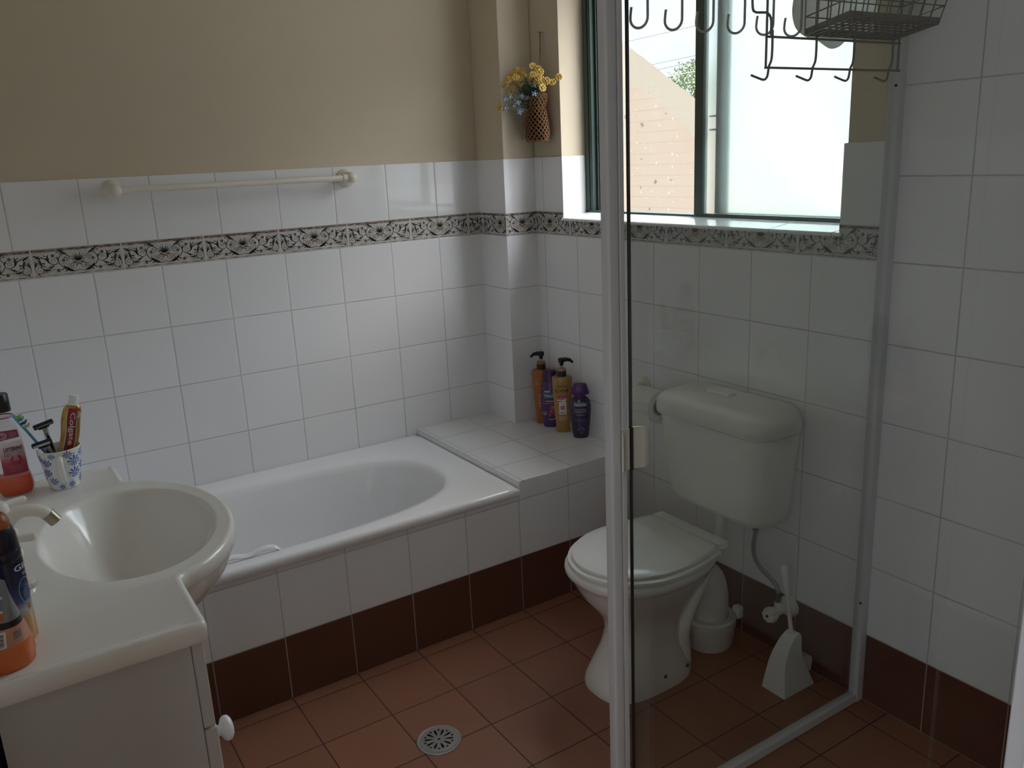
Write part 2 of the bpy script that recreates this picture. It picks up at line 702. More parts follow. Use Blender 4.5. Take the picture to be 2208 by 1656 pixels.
TT = 1.48     # top of the half-height tiling
mb = MB()
mb.box(-2.1, 0.25, 0.006, 0.15, 0, 2.4, 0)
mb.box(-1.95, -0.131, 0.0, 0.0065, 0, TT, 1)
struct(build('wall_back', mb, [M_PAINT, MT_A]), 'long wall with cream paint above white tiles')

# window wall: opening y -1.543..-0.36, z 1.255..2.12
WY0, WY1, WZ0, WZ1, WT = -1.543, -0.362, 1.255, 2.12, 0.25
mb = MB()
mb.box(0.006, WT, -3.4, 0.15, 0, WZ0, 0)
mb.box(0.006, WT, -3.4, 0.15, WZ1, 2.4, 0)
mb.box(0.006, WT, -3.4, WY0, WZ0, WZ1, 0)
mb.box(0.006, WT, WY1, 0.15, WZ0, WZ1, 0)
mb.box(0, 0.0065, -1.662, 0.0, 0, WZ0, 1)
mb.box(0, 0.0065, -1.662, WY0, WZ0, TT, 1)
mb.box(0, 0.0065, WY1, 0.0, WZ0, TT, 1)
mb.box(0, 0.0065, -3.4, -1.662, 0, 2.4, 2)
struct(build('wall_window', mb, [M_PAINT, MT_B, MT_SH]), 'window wall with white tiles and cream paint above')

# reveals and sill
mb = MB()
mb.box(0.0, 0.105, WY1 - 0.008, WY1, WZ0, TT)
mb.box(0.0, 0.105, WY0, WY0 + 0.008, WZ0, TT)
struct(build('trim_1', mb, mat('reveal tile', (0.82, 0.82, 0.83), 0.1), bevel=0.002), 'white tiled window reveal')
mb = MB()
prof = [(-0.006, 1.2540), (-0.006, 1.2605), (-0.003, 1.2635), (0.004, 1.2645), (0.108, 1.277), (0.108, 1.2520)]
mb.prism(prof, WY0 + 0.002, WY1 - 0.004, 'xz')
struct(build('trim_2', mb, MT_SILL, smooth=30), 'white tiled window sill')

# the left wall has an unseen doorway opening, added to let fill light in
DY0, DY1 = -3.22, -2.50
mb = MB()
for a, b, z0, z1 in ((-3.4, DY0, 0, 2.4), (DY1, 0.15, 0, 2.4), (DY0, DY1, 2.04, 2.4)):
    mb.box(-2.1, -1.956, a, b, z0, z1, 0)
mb.box(-1.9565, -1.95, DY1 + 0.05, 0.0, 0, TT, 1)
struct(build('wall_left', mb, [M_PAINT, tile_mat('white tile, left wall', 'y', 'z', P, -0.05, 0.2, 0.0, WHITE_TILE, 0.12, GROUT, vmax=1.21, band=(0.2, BROWN_TILE))]), 'left wall behind the vanity with a doorway opening added for fill light')
mb = MB()
for a, b, z0, z1 in ((DY0 - 0.045, DY0, 0, 2.04), (DY1, DY1 + 0.045, 0, 2.04), (DY0 - 0.045, DY1 + 0.045, 2.04, 2.085)):
    mb.box(-2.11, -1.944, a, b, z0, z1)
struct(build('added_door_1', mb, mat('door frame paint', (0.78, 0.77, 0.74), 0.4), bevel=0.003), 'white frame of the added doorway opening')  # frame round the unseen opening added for fill light
mb = MB()
mb.box(-2.1, 0.25, -3.4, -3.3, 0, 2.4, 0)
struct(build('wall_rear', mb, M_PAINT), 'cream rear wall')
mb = MB()
mb.box(-0.86, 0.0, -2.56, -2.47, 0, 2.4, 0)
struct(build('wall_shower', mb, MT_SX))

# boxed-in pipe in the corner
PX, PY = -0.137, -0.195
mb = MB()
mb.box(PX + 0.005, 0.004, PY + 0.005, 0.004, 0, 2.4, 0)
mb.box(PX, 0.0, PY, 0.0, 0.3, TT, 1)
struct(build('wall_pillar', mb, [M_PAINT, MT_PL], bevel=0.0015), 'narrow boxed pillar in the corner behind the flower pouch')

# ------------------------------------------------------------------ ornamental border course
m_, t_, b_ = principled('border tile ground')
tcn = t_.nodes.new('ShaderNodeTexCoord')
nn = t_.nodes.new('ShaderNodeTexNoise')
nn.inputs['Scale'].default_value = 45
nn.inputs['Detail'].default_value = 5
t_.links.new(tcn.outputs['Object'], nn.inputs['Vector'])
c_ = mixrgb(t_, nn.outputs['Fac'], (0.74, 0.72, 0.68), (0.34, 0.335, 0.32))
t_.links.new(c_, b_.inputs['Base Color'])
b_.inputs['Roughness'].default_value = 0.25
MB_GROUND = m_
m_, t_, b_ = principled('border brown marbling')
tcn = t_.nodes.new('ShaderNodeTexCoord')
mp = t_.nodes.new('ShaderNodeMapping')
mp.inputs['Scale'].default_value = (60, 60, 420)
nn = t_.nodes.new('ShaderNodeTexNoise')
nn.inputs['Scale'].default_value = 1
nn.inputs['Detail'].default_value = 4
t_.links.new(tcn.outputs['Object'], mp.inputs[0])
t_.links.new(mp.outputs[0], nn.inputs['Vector'])
rpn = t_.nodes.new('ShaderNodeValToRGB')
rpn.color_ramp.elements[0].position = 0.47
rpn.color_ramp.elements[0].color = (0.12, 0.06, 0.05, 1)
rpn.color_ramp.elements[1].position = 0.56
rpn.color_ramp.elements[1].color = (0.36, 0.31, 0.28, 1)
t_.links.new(nn.outputs['Fac'], rpn.inputs['Fac'])
t_.links.new(rpn.outputs['Color'], b_.inputs['Base Color'])
MB_BROWN = m_
MB_GREEN = mat('border dark green', (0.055, 0.075, 0.075), 0.3)
MB_RUST = mat('border rust red', (0.15, 0.058, 0.05), 0.3)
MB_OCHRE = mat('border ochre', (0.30, 0.22, 0.15), 0.3)
MB_SAGE = mat('border sage', (0.22, 0.225, 0.20), 0.3)
MB_GROUT = mat('border joint', (0.62, 0.61, 0.58), 0.8)
BMATS = [MB_GROUND, MB_BROWN, MB_GREEN, MB_RUST, MB_OCHRE, MB_SAGE, MB_GROUT]
BZ0, BZ1 = 1.2005, 1.2835


def border_motif(mb, s0, s1, c, surf):
    """one 250 mm border tile centred on c, clipped to s0..s1 along the wall"""
    def inside(pts):
        return [p for p in pts if s0 + 0.001 < c + p[0] < s1 - 0.001]

    def S(pts, w, mi, off=0.0008):
        for sg in (1, -1):
            q = inside([(sg * a, b) for a, b in pts])
            if len(q) > 2:
                stroke(mb, [(c + a, b) for a, b in q], w, surf, off, mi)

    def F(poly, mi, off=0.0009, both=True):
        for sg in ((1, -1) if both else (1,)):
            q = [(c + sg * a, b) for a, b in poly]
            if all(s0 + 0.0005 < a < s1 - 0.0005 for a, b in q):
                flat_shape(mb, q, surf, off, mi)

    def leaf(x, y, ang, L, wd, mi, bend=0.35):
        pts = []
        for k in range(9):
            t = k / 8
            a = ang + bend * t
            pts.append((x + L * t * cos(a), y + L * t * sin(a)))
        S(pts, lambda t: wd * sin(pi * min(0.97, max(0.04, t)) ** 0.7) + 0.0004, mi)

    def acanthus(x, y, ang, L, mi):
        leaf(x, y, ang, L, L * 0.21, mi, 0.5)
        for k, (f, d) in enumerate(((0.35, 0.9), (0.5, -0.9), (0.65, 0.8), (0.8, -0.7))):
            leaf(x + L * f * cos(ang + 0.2), y + L * f * sin(ang + 0.2), ang + d, L * 0.34, L * 0.10, mi, 0.2)

    def spiral(x, y, r, a0, turns, mi, w=0.0016, sgn=1):
        pts = []
        n = int(18 * turns)
        for k in range(n + 1):
            t = k / n
            a = a0 + sgn * 2 * pi * turns * t
            rr = r * (1 - 0.85 * t)
            pts.append((x + rr * cos(a), y + rr * sin(a)))
        S(pts, lambda t: w * (1.1 - 0.5 * t), mi)

    def bloom(x, y, r, mi):
        for k in range(5):
            a = 2 * pi * k / 5 + 0.3
            px, py = x + r * 0.6 * cos(a), y + r * 0.6 * sin(a)
            F([(px + r * 0.42 * cos(2 * pi * j / 6), py + r * 0.42 * sin(2 * pi * j / 6)) for j in range(6)], mi)
        F([(x + r * 0.28 * cos(2 * pi * j / 6), y + r * 0.28 * sin(2 * pi * j / 6)) for j in range(6)], 4, 0.0011)
    # palmette
    for a, L in ((90, 0.027), (72, 0.026), (54, 0.024), (36, 0.020)):
        leaf(0.0008, 0.041, radians(a), L, 0.0034, 2, -0.30)
    leaf(0.001, 0.040, radians(8), 0.015, 0.0042, 4, -0.6)
    leaf(0.002, 0.036, radians(-25), 0.018, 0.0040, 4, 1.1)
    leaf(0.0005, 0.036, radians(-75), 0.014, 0.0040, 5, 0.6)
    # big C scrolls
    S(sp2([(0.000, 0.014), (0.010, 0.011), (0.026, 0.013), (0.044, 0.025), (0.055, 0.042), (0.050, 0.057), (0.038, 0.064), (0.026, 0.058), (0.020, 0.047)]), lambda t: 0.0012 + 0.0012 * sin(pi * t), 2)
    spiral(0.030, 0.049, 0.0105, 2.6, 1.5, 5, 0.0017, -1)
    spiral(0.034, 0.047, 0.0075, 0.4, 1.2, 4, 0.0016, 1)
    spiral(0.014, 0.026, 0.0120, -1.2, 1.6, 4, 0.0019, 1)
    spiral(0.020, 0.031, 0.0080, 0.8, 1.2, 5, 0.0016, -1)
    spiral(0.038, 0.030, 0.0085, 0.6, 1.3, 5, 0.0016, 1)
    acanthus(0.016, 0.0115, radians(8), 0.034, 2)
    acanthus(0.030, 0.0645, radians(8), 0.028, 2)
    acanthus(0.052, 0.046, radians(40), 0.014, 2)
    bloom(0.041, 0.045, 0.0046, 3)
    # outer vines
    S(sp2([(0.056, 0.040), (0.066, 0.034), (0.078, 0.040), (0.088, 0.052), (0.102, 0.058), (0.118, 0.055)]), lambda t: 0.0013 + 0.0012 * sin(pi * t), 2)
    acanthus(0.080, 0.040, radians(62), 0.026, 2)
    acanthus(0.068, 0.033, radians(-48), 0.020, 2)
    acanthus(0.108, 0.052, radians(-130), 0.026, 2)
    acanthus(0.120, 0.064, radians(-170), 0.024, 2)
    acanthus(0.078, 0.020, radians(-18), 0.022, 2)
    spiral(0.107, 0.023, 0.0145, 1.4, 1.8, 5, 0.0021, -1)
    spiral(0.092, 0.028, 0.0080, 3.4, 1.3, 5, 0.0016, 1)
    spiral(0.114, 0.043, 0.0070, 2.0, 1.2, 5, 0.0016, 1)
    spiral(0.066, 0.047, 0.0065, -0.6, 1.2, 5, 0.0014, 1)
    acanthus(0.119, 0.030, radians(95), 0.018, 2)
    S(sp2([(0.058, 0.016), (0.070, 0.020), (0.082, 0.014), (0.096, 0.011), (0.116, 0.010)]), 0.0015, 5)
    bloom(0.068, 0.061, 0.0052, 3)
    bloom(0.058, 0.016, 0.0056, 3)
    bloom(0.094, 0.040, 0.0036, 3)
    bloom(0.112, 0.010, 0.0038, 3)
    # brown edge lines
    x0, x1 = max(s0, c - 0.1235), min(s1, c + 0.1235)
    if x1 - x0 > 0.004:
        patch(mb, surf, x0, x1, 0.0738, 0.0815, 0.0006, max(1, int((x1 - x0) / 0.02)), 1, 1)
        n = max(4, int((x1 - x0) / 0.006))
        stroke(mb, [(x0 + (x1 - x0) * k / n, 0.0035 + 0.0006 * sin(40 * (x0 + k * 0.11))) for k in range(n + 1)], lambda t: 0.0016 + 0.0009 * sin(37 * t), surf, 0.0007, 1)


def border(name, s0, s1, joint, surf, label):
    """surf(s, t, off) -> world point"""
    mb = MB()
    k0 = math.floor((s0 - joint) / 0.25)
    k1 = math.ceil((s1 - joint) / 0.25)
    for k in range(k0, k1 + 1):
        a, b = joint + k * 0.25, joint + (k + 1) * 0.25
        x0, x1 = max(a, s0), min(b, s1)
        if x1 - x0 < 0.003:
            continue
        patch(mb, surf, x0, x1, 0, BZ1 - BZ0, 0.0003, 6, 2, 0)
        border_motif(mb, x0, x1, (a + b) / 2, surf)
        if s0 < a < s1:
            patch(mb, surf, a - 0.0022, a + 0.0022, 0, BZ1 - BZ0, 0.0013, 1, 1, 6)
    H = BZ1 - BZ0
    patch(mb, surf, s0, s1, -0.0012, 0.0008, 0.0013, 8, 1, 6)
    patch(mb, surf, s0, s1, H - 0.0008, H + 0.0012, 0.0013, 8, 1, 6)
    return struct(build(name, mb, BMATS, smooth=0, recalc=False), label)


border('trim_3', -1.95, PX, -1.688, lambda s, t, o: (s, -o, BZ0 + t), 'ornamental scroll border on the long wall')
border('trim_4', PY, 0.0, -0.166, lambda s, t, o: (PX - o, -(s - PY) - 0.0, BZ0 + t), 'ornamental scroll border on the pillar side')
border('trim_5', PX, 0.0, -0.19, lambda s, t, o: (s, PY - o, BZ0 + t), 'ornamental scroll border on the pillar front')


def border_b(name, y_hi, y_lo, z_top, label):
    return border(name, -y_hi, -y_lo, 0.91, lambda s, t, o: (-o, -s, BZ0 + t), label)


# the sill cuts the top of the border below the window
def border_cut(name, y_hi, y_lo, top, label):
    mb = MB()
    surf = lambda s, t, o: (-o, -s, BZ0 + t)
    s0, s1, joint = -y_hi, -y_lo, 0.91
    k0 = math.floor((s0 - joint) / 0.25)
    k1 = math.ceil((s1 - joint) / 0.25)
    for k in range(k0, k1 + 1):
        a, b = joint + k * 0.25, joint + (k + 1) * 0.25
        x0, x1 = max(a, s0), min(b, s1)
        if x1 - x0 < 0.003:
            continue
        patch(mb, surf, x0, x1, 0, BZ1 - BZ0, 0.0003, 6, 2, 0)
        border_motif(mb, x0, x1, (a + b) / 2, surf)
        if s0 < a < s1:
            patch(mb, surf, a - 0.0022, a + 0.0022, 0, BZ1 - BZ0, 0.0013, 1, 1, 6)
    patch(mb, surf, s0, s1, -0.0012, 0.0008, 0.0013, 8, 1, 6)
    # remove everything hidden by the sill
    o = build(name, mb, BMATS, smooth=0, recalc=False)
    bm = bmesh.new()
    bm.from_mesh(o.data)
    bmesh.ops.bisect_plane(bm, geom=bm.verts[:] + bm.edges[:] + bm.faces[:], plane_co=(0, 0, top), plane_no=(0, 0, 1), clear_outer=True)
    bm.to_mesh(o.data)
    bm.free()
    return struct(o, label)


border_b('trim_6', PY, WY1 - 0.006, 0, 'ornamental scroll border left of the window')
border_cut('trim_7', WY1 - 0.006, WY0 + 0.008, 1.2542, 'ornamental scroll border under the window sill')
border_b('trim_8', WY0 + 0.008, -1.655, 0, 'ornamental scroll border right of the window')

# ------------------------------------------------------------------ bath front and ledge (built in, tiled)
BY = -0.727
mb = MB()
mb.box(-1.95, -0.4748, BY, BY + 0.05, 0, 0.418, 0)
mb.box(-0.4748, 0.0, BY, 0.0, 0, 0.460, 0)
mb.box(-0.4735, 0.0, BY + 0.0, 0.0, 0.460, 0.4665, 1)
struct(build('trim_9', mb, [MT_F, MT_HOB], bevel=0.002), 'tiled bath front and ledge at the end of the bath')

# ------------------------------------------------------------------ window
FX0, FX1 = 0.105, 0.165
wy0, wy1, wz0, wz1 = WY0 + 0.008, WY1 - 0.008, 1.277, WZ1
win = bpy.data.objects.new('window_1', None)
COL.objects.link(win)
win.location = (FX0, (wy0 + wy1) / 2, wz0)
struct(win, 'green aluminium sliding window with one frosted pane')
mb = MB()
mb.box(FX0, FX1, wy1 - 0.022, wy1, wz0, wz1)
mb.box(FX0 + 0.012, FX1, wy1 - 0.034, wy1 - 0.022, wz0, wz1)
mb.box(FX0 + 0.004, FX0 + 0.010, wy1 - 0.038, wy1 - 0.022, wz0, wz1)
mb.box(FX0 + 0.024, FX0 + 0.030, wy1 - 0.044, wy1 - 0.022, wz0, wz1)
mb.box(FX0, FX1, wy0, wy0 + 0.03, wz0, wz1)
mb.box(FX0, FX1, wy0, wy1, wz0 - 0.02, wz0 + 0.006)
mb.box(FX0, FX1, wy0, wy1, wz1 - 0.03, wz1)
build('window_frame', mb, M_GREEN, win, bevel=0.0015)
mb = MB()
mb.box(FX0 + 0.034, FX1 + 0.004, wy1 - 0.052, wy1 - 0.034, wz0 + 0.004, wz1)
for zz in (1.535, 1.575):
    mb.box(FX0 + 0.030, FX0 + 0.045, wy1 - 0.062, wy1 - 0.050, zz, zz + 0.007)
build('jamb_track', mb, M_GREEND, win)
mb = MB()
mb.box(FX0 + 0.004, FX0 + 0.028, -0.952, -0.918, wz0 + 0.002, wz1 - 0.02)
mb.box(FX0 + 0.004, FX0 + 0.028, -0.95, wy0 + 0.02, wz0 + 0.002, wz0 + 0.010)
build('mullion', mb, M_GREEN, win, bevel=0.0015)
mb = MB()
mb.box(FX0 + 0.014, FX0 + 0.018, wy0 + 0.02, -0.94, wz0 + 0.004, wz1 - 0.02)
build('frosted_pane', mb, M_FROST, win, smooth=0)
# the other sash, slid behind the frosted pane
mb = MB()
mb.box(FX0 + 0.034, FX0 + 0.052, -1.022, -0.978, wz0 + 0.004, wz1 - 0.02)
mb.box(FX0 + 0.034, FX0 + 0.052, wy0 + 0.02, -1.02, wz0 + 0.004, wz0 + 0.012)
for zz in (1.535, 1.575):
    mb.box(FX0 + 0.034, FX0 + 0.044, -0.980, -0.950, zz, zz + 0.006)
build('sliding_sash', mb, M_GREEN, win, bevel=0.0015)
mb = MB()
mb.box(FX0 + 0.041, FX0 + 0.045, wy0 + 0.02, -1.015, wz0 + 0.006, wz1 - 0.02)
build('sash_pane', mb, M_FROST, win, smooth=0)

# ================================================================== bathtub
def bathtub():
    x0, x1, y0, y1, zt = -1.945, -0.4755, -0.7375, -0.002, 0.4475
    root = thing('bathtub', 'long white enamel bathtub built in along the tiled wall', 'bathtub', ((x0 + x1) / 2, (y0 + y1) / 2, 0.42))
    n = 64
    cx, cy = -1.235, -0.385

    def inner(hx, hy, e, dx=0.0, dy=0.0):
        return supell(hx, hy, e, n, cx + dx, cy + dy)
    angs = [atan2(p[1] - cy, p[0] - cx) for p in inner(0.635, 0.275, 2.9)]

    def rect_pt(a, ins, r=0.03):
        # rounded rectangle seen from the bath centre
        X0, X1, Y0, Y1 = x0 + ins, x1 - ins, y0 + ins, y1 - ins
        c, s = cos(a), sin(a)
        t = 1e9
        if c > 1e-9:
            t = min(t, (X1 - cx) / c)
        if c < -1e-9:
            t = min(t, (X0 - cx) / c)
        if s > 1e-9:
            t = min(t, (Y1 - cy) / s)
        if s < -1e-9:
            t = min(t, (Y0 - cy) / s)
        return (cx + c * t, cy + s * t)
    # exact corners need their own samples: move the nearest ray onto each corner
    cor = [atan2(yy - cy, xx - cx) for xx in (x0, x1) for yy in (y0, y1)]
    for ca in cor:
        k = min(range(n), key=lambda i: abs(angs[i] - ca))
        angs[k] = ca
    R = []

    def outer(ins, z):
        R.append([(*rect_pt(a, ins), z) for a in angs])
    outer(0.004, 0.4185)
    outer(0.0, 0.4225)
    outer(0.0, 0.4365)
    outer(0.0030, 0.4440)
    outer(0.0095, zt)
    outer(0.020, zt)

    def ring(hx, hy, e, z, dx=0.0, dy=0.0):
        pts = inner(hx, hy, e, dx, dy)
        R.append([(a, b, z) for a, b in pts])
    ring(0.668, 0.315, 3.0, zt - 0.0015, 0, 0.003)
    ring(0.655, 0.302, 2.9, zt - 0.004, 0, 0.003)
    ring(0.640, 0.288, 2.8, zt - 0.006, 0, 0.003)
    ring(0.628, 0.277, 2.8, zt - 0.014)
    ring(0.618, 0.268, 2.8, zt - 0.035)
    ring(0.590, 0.255, 2.8, zt - 0.12, -0.012)
    ring(0.545, 0.235, 2.9, zt - 0.24, -0.03)
    ring(0.515, 0.222, 3.0, zt - 0.30, -0.045)
    ring(0.47, 0.19, 3.0, zt - 0.335, -0.055)
    ring(0.38, 0.13, 3.0, zt - 0.345, -0.06)
    ring(0.10, 0.04, 2.5, zt - 0.349, -0.06)
    mb = MB()
    mb.rings(R, False, True)
    build('tub_shell', mb, M_BATH, root, smooth=50)
    # moulded hand grips on both long sides
    for yy, dx in ((-0.668, 0.0), (-0.102, -0.10)):
        mb = MB()
        path = spline([(-1.435 + dx, yy, 0.430), (-1.418 + dx, yy + 0.002, 0.449), (-1.385 + dx, yy + 0.003, 0.455), (-1.34 + dx, yy + 0.003, 0.447), (-1.30 + dx, yy + 0.003, 0.455), (-1.262 + dx, yy + 0.002, 0.450), (-1.245 + dx, yy, 0.430)], 6)
        rs = []
        for i, p in enumerate(path):
            rs.append([(p[0], p[1] + 0.014 * cos(2 * pi * k / 12), p[2] + 0.006 * sin(2 * pi * k / 12)) for k in range(12)])
        mb.rings(rs)
        build('hand_grip', mb, M_BATH, root, smooth=60)
    mb = MB()
    mb.lathe([(0.0, 0.001), (0.03, 0.001), (0.034, 0.004), (0.034, 0.0)], (-1.72, -0.385, 0.0985), 24, cap0=False, cap1=False)
    build('plughole', mb, M_CHROME, root)


bathtub()

# ================================================================== towel rail
def towel_rail():
    xa, xb, z = -1.437, -0.676, 1.442
    root = thing('towel_rail', 'ivory plastic towel rail on the long white tiled wall', 'towel rail', ((xa + xb) / 2, 0, z))
    for x, s in ((xa, 1), (xb, -1)):
        mb = MB()
        prof = [(0.0, 0.0), (0.0315, 0.0), (0.0315, -0.006), (0.029, -0.010), (0.024, -0.013), (0.021, -0.020), (0.0195, -0.050), (0.017, -0.066), (0.011, -0.0735), (0.0, -0.0755)]
        mb.lathe(prof, (x, -0.0005, z), 28, axis='y', cap0=False, cap1=False)
        mb.lathe([(0.0125, 0.0), (0.0125, s * 0.022)], (x + s * 0.010, -0.055, z), 20, axis='x')
        build('wall_bracket', mb, M_IVORY, root, smooth=50)
    mb = MB()
    mb.lathe([(0.0098, xa + 0.024), (0.0098, xb - 0.024)], (0, -0.055, z), 20, axis='x')
    build('rail_bar', mb, M_IVORY, root)


towel_rail()

# ================================================================== vanity
VZ = 0.812
M_BOWL = M_VAN
VX0, VX1, VY0, VY1 = -1.9455, -1.638, -1.640, -0.738


def vanity_cabinet():
    root = thing('vanity_cabinet', 'white laminate vanity cabinet standing under the basin top', 'cabinet', (-1.80, -1.19, 0))
    mb = MB()
    zt = VZ - 0.036
    mb.prism([(-1.622, 0.0), (-1.606, 0.0), (-1.606, 0.02), (-0.768, 0.02), (-0.768, 0.0), (-0.752, 0.0), (-0.752, zt), (-0.768, zt), (-0.768, 0.60), (-1.606, 0.60), (-1.606, zt), (-1.622, zt)], -1.930, -1.6665, 'yz')
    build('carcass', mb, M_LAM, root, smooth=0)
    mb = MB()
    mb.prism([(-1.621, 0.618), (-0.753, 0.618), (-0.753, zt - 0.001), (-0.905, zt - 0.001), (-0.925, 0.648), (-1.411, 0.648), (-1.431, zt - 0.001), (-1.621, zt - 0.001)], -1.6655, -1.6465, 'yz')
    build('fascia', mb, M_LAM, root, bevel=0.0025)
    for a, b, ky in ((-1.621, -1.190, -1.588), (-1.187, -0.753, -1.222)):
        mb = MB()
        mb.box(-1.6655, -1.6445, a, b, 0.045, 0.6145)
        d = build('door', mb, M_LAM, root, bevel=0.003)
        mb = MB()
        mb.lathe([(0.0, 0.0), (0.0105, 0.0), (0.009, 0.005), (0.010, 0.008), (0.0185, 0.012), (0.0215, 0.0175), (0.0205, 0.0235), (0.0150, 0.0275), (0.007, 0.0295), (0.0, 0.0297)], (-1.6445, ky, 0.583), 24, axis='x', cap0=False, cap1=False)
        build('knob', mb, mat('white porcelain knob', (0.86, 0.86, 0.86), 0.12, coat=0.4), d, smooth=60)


vanity_cabinet()


def basin_top():
    root = thing('washbasin', 'cream washbasin top with bulging oval bowl on the vanity cabinet', 'washbasin', (-1.69, -1.17, VZ))
    bx, by = -1.685, -1.168           # bowl centre
    RX, RY = 0.202, 0.290             # outer bulge
    # outline, counter-clockwise starting back left
    out = []

    def seg(a, b, n):
        for k in range(n):
            t = k / n
            out.append((a[0] + (b[0] - a[0]) * t, a[1] + (b[1] - a[1]) * t))

    def arc(cx, cy, r, a0, a1, n):
        for k in range(n):
            a = radians(a0 + (a1 - a0) * k / n)
            out.append((cx + r * cos(a), cy + r * sin(a)))
    r = 0.014
    seg((VX0, VY1), (VX0, VY0), 16)                       # wall side, back corner to near corner
    seg((VX0, VY0), (VX1 - r, VY0), 10)                   # near end
    arc(VX1 - r, VY0 + r, r, -90, 0, 5)
    th = math.acos((VX1 + 0.004 - bx) / RX)               # angle where bulge leaves the front edge
    ya, yb = by - RY * sin(th), by + RY * sin(th)
    seg((VX1, VY0 + r), (VX1, ya - 0.010), 6)
    seg((VX1, ya - 0.010), (bx + RX * cos(th), ya), 2)
    for k in range(40):
        a = -th + 2 * th * k / 40
        out.append((bx + RX * cos(a), by + RY * sin(a)))
    seg((bx + RX * cos(th), yb), (VX1, yb + 0.010), 2)
    seg((VX1, yb + 0.010), (VX1, VY1 - r), 6)
    arc(VX1 - r, VY1 - r, r, 0, 90, 5)
    seg((VX1 - r, VY1), (VX0, VY1), 10)
    N = len(out)

    def inset(d):
        res = []
        for i in range(N):
            a, b, c = out[i - 1], out[i], out[(i + 1) % N]
            n1 = Vector((-(b[1] - a[1]), b[0] - a[0])).normalized()
            n2 = Vector((-(c[1] - b[1]), c[0] - b[0])).normalized()
            nn = n1 + n2
            nn = nn / max(0.35, nn.length_squared / 2) if nn.length > 1e-6 else n1
            nn = nn if nn.length < 1.6 else nn.normalized() * 1.6
            res.append((b[0] + nn.x * d, b[1] + nn.y * d))
        return res
    # direction of every outline sample as seen from the bowl centre, spread out evenly for the bowl rings
    angs = [atan2(p[1] - by, p[0] - bx) for p in out]
    for i in range(1, N):
        while angs[i] < angs[i - 1] - 1e-9:
            angs[i] += 2 * pi
            if angs[i] - angs[i - 1] > pi:
                angs[i] -= 2 * pi
                break

    def bowl_pt(a, s):
        """inner oval, flattened on the tap side"""
        c, q = cos(a), sin(a)
        ex = 0.163
        if c < 0:
            # gentle sloping shelf under the spout, ending in a soft crease
            k = max(0.0, min(1.0, (-c - 0.30) / 0.25))
            k = k * k * (3 - 2 * k)
            ex = 0.163 - 0.010 * k
            if s < 0.95:
                ex -= 0.040 * k * min(1.0, (0.95 - s) / 0.10)
        rr = 1 / sqrt((c / ex) ** 2 + (q / 0.234) ** 2)
        x, y = bx + 0.004 + rr * c * s, by + rr * q * s
        return x, y
    D = VZ - 0.0028
    R = []

    def o_ring(d, z):
        R.append([(a, b, z) for a, b in inset(d)])
    o_ring(0.012, VZ - 0.034)
    o_ring(0.004, VZ - 0.034)
    o_ring(0.0, VZ - 0.028)
    o_ring(0.0, VZ - 0.009)
    o_ring(0.0025, VZ - 0.0030)
    o_ring(0.0075, VZ)
    o_ring(0.012, VZ - 0.0007)
    o_ring(0.018, D)
    mb = MB()
    mb.rings(R, False, False)
    nb = 72
    A_ = [2 * pi * k / nb for k in range(nb)]
    hole = [bowl_pt(a_, 1.035) for a_ in A_]
    edge = inset(0.018)
    tris = tessellate_polygon([[Vector((x, y, 0)) for x, y in edge], [Vector((x, y, 0)) for x, y in reversed(hole)]])
    flat = edge + hole[::-1]
    mb.add([(x, y, D) for x, y in flat], [tuple(t_) for t_ in tris])
    R = [[(*bowl_pt(a_, s), D - dz) for a_ in A_] for s, dz in ((1.035, 0.0), (1.015, 0.0012), (0.995, 0.0042), (0.97, 0.0120), (0.93, 0.030), (0.84, 0.058), (0.72, 0.086), (0.56, 0.108), (0.38, 0.122), (0.20, 0.128), (0.08, 0.130))]
    mb.rings(R, False, True)
    top = build('basin_top', mb, M_VAN, root, smooth=0)
    bm = bmesh.new()
    bm.from_mesh(top.data)
    bmesh.ops.remove_doubles(bm, verts=bm.verts, dist=0.00005)
    bmesh.ops.recalc_face_normals(bm, faces=bm.faces)
    bm.to_mesh(top.data)
    bm.free()
    top.data.polygons.foreach_set('use_smooth', [True] * len(top.data.polygons))
    top.data.set_sharp_from_angle(angle=radians(50))
    # underside of the bowl, seen bulging below the rim
    mb = MB()
    rs = []
    for s, dz in ((0.985, 0.030), (0.97, 0.04), (0.90, 0.075), (0.78, 0.110), (0.60, 0.135), (0.35, 0.150), (0.22, 0.1535)):
        th_ = math.acos(min(1.0, (-1.6455 - bx) / (RX * s)))
        rs.append([(bx + RX * s * cos(th_ * (k / 16 - 1)), by + RY * s * sin(th_ * (k / 16 - 1)), VZ - dz) for k in range(33)])
    mb.rings(rs, False, False, closed=False)
    build('bowl_underside', mb, M_VAN, root, smooth=60)
    mb = MB()
    mb.lathe([(0.0, 0.0005), (0.012, 0.0), (0.020, 0.0015), (0.022, 0.003), (0.022, -0.002)], (bx + 0.004, by, D - 0.1295), 24, cap0=False, cap1=False)
    build('plughole', mb, M_CHROME, root)


basin_top()


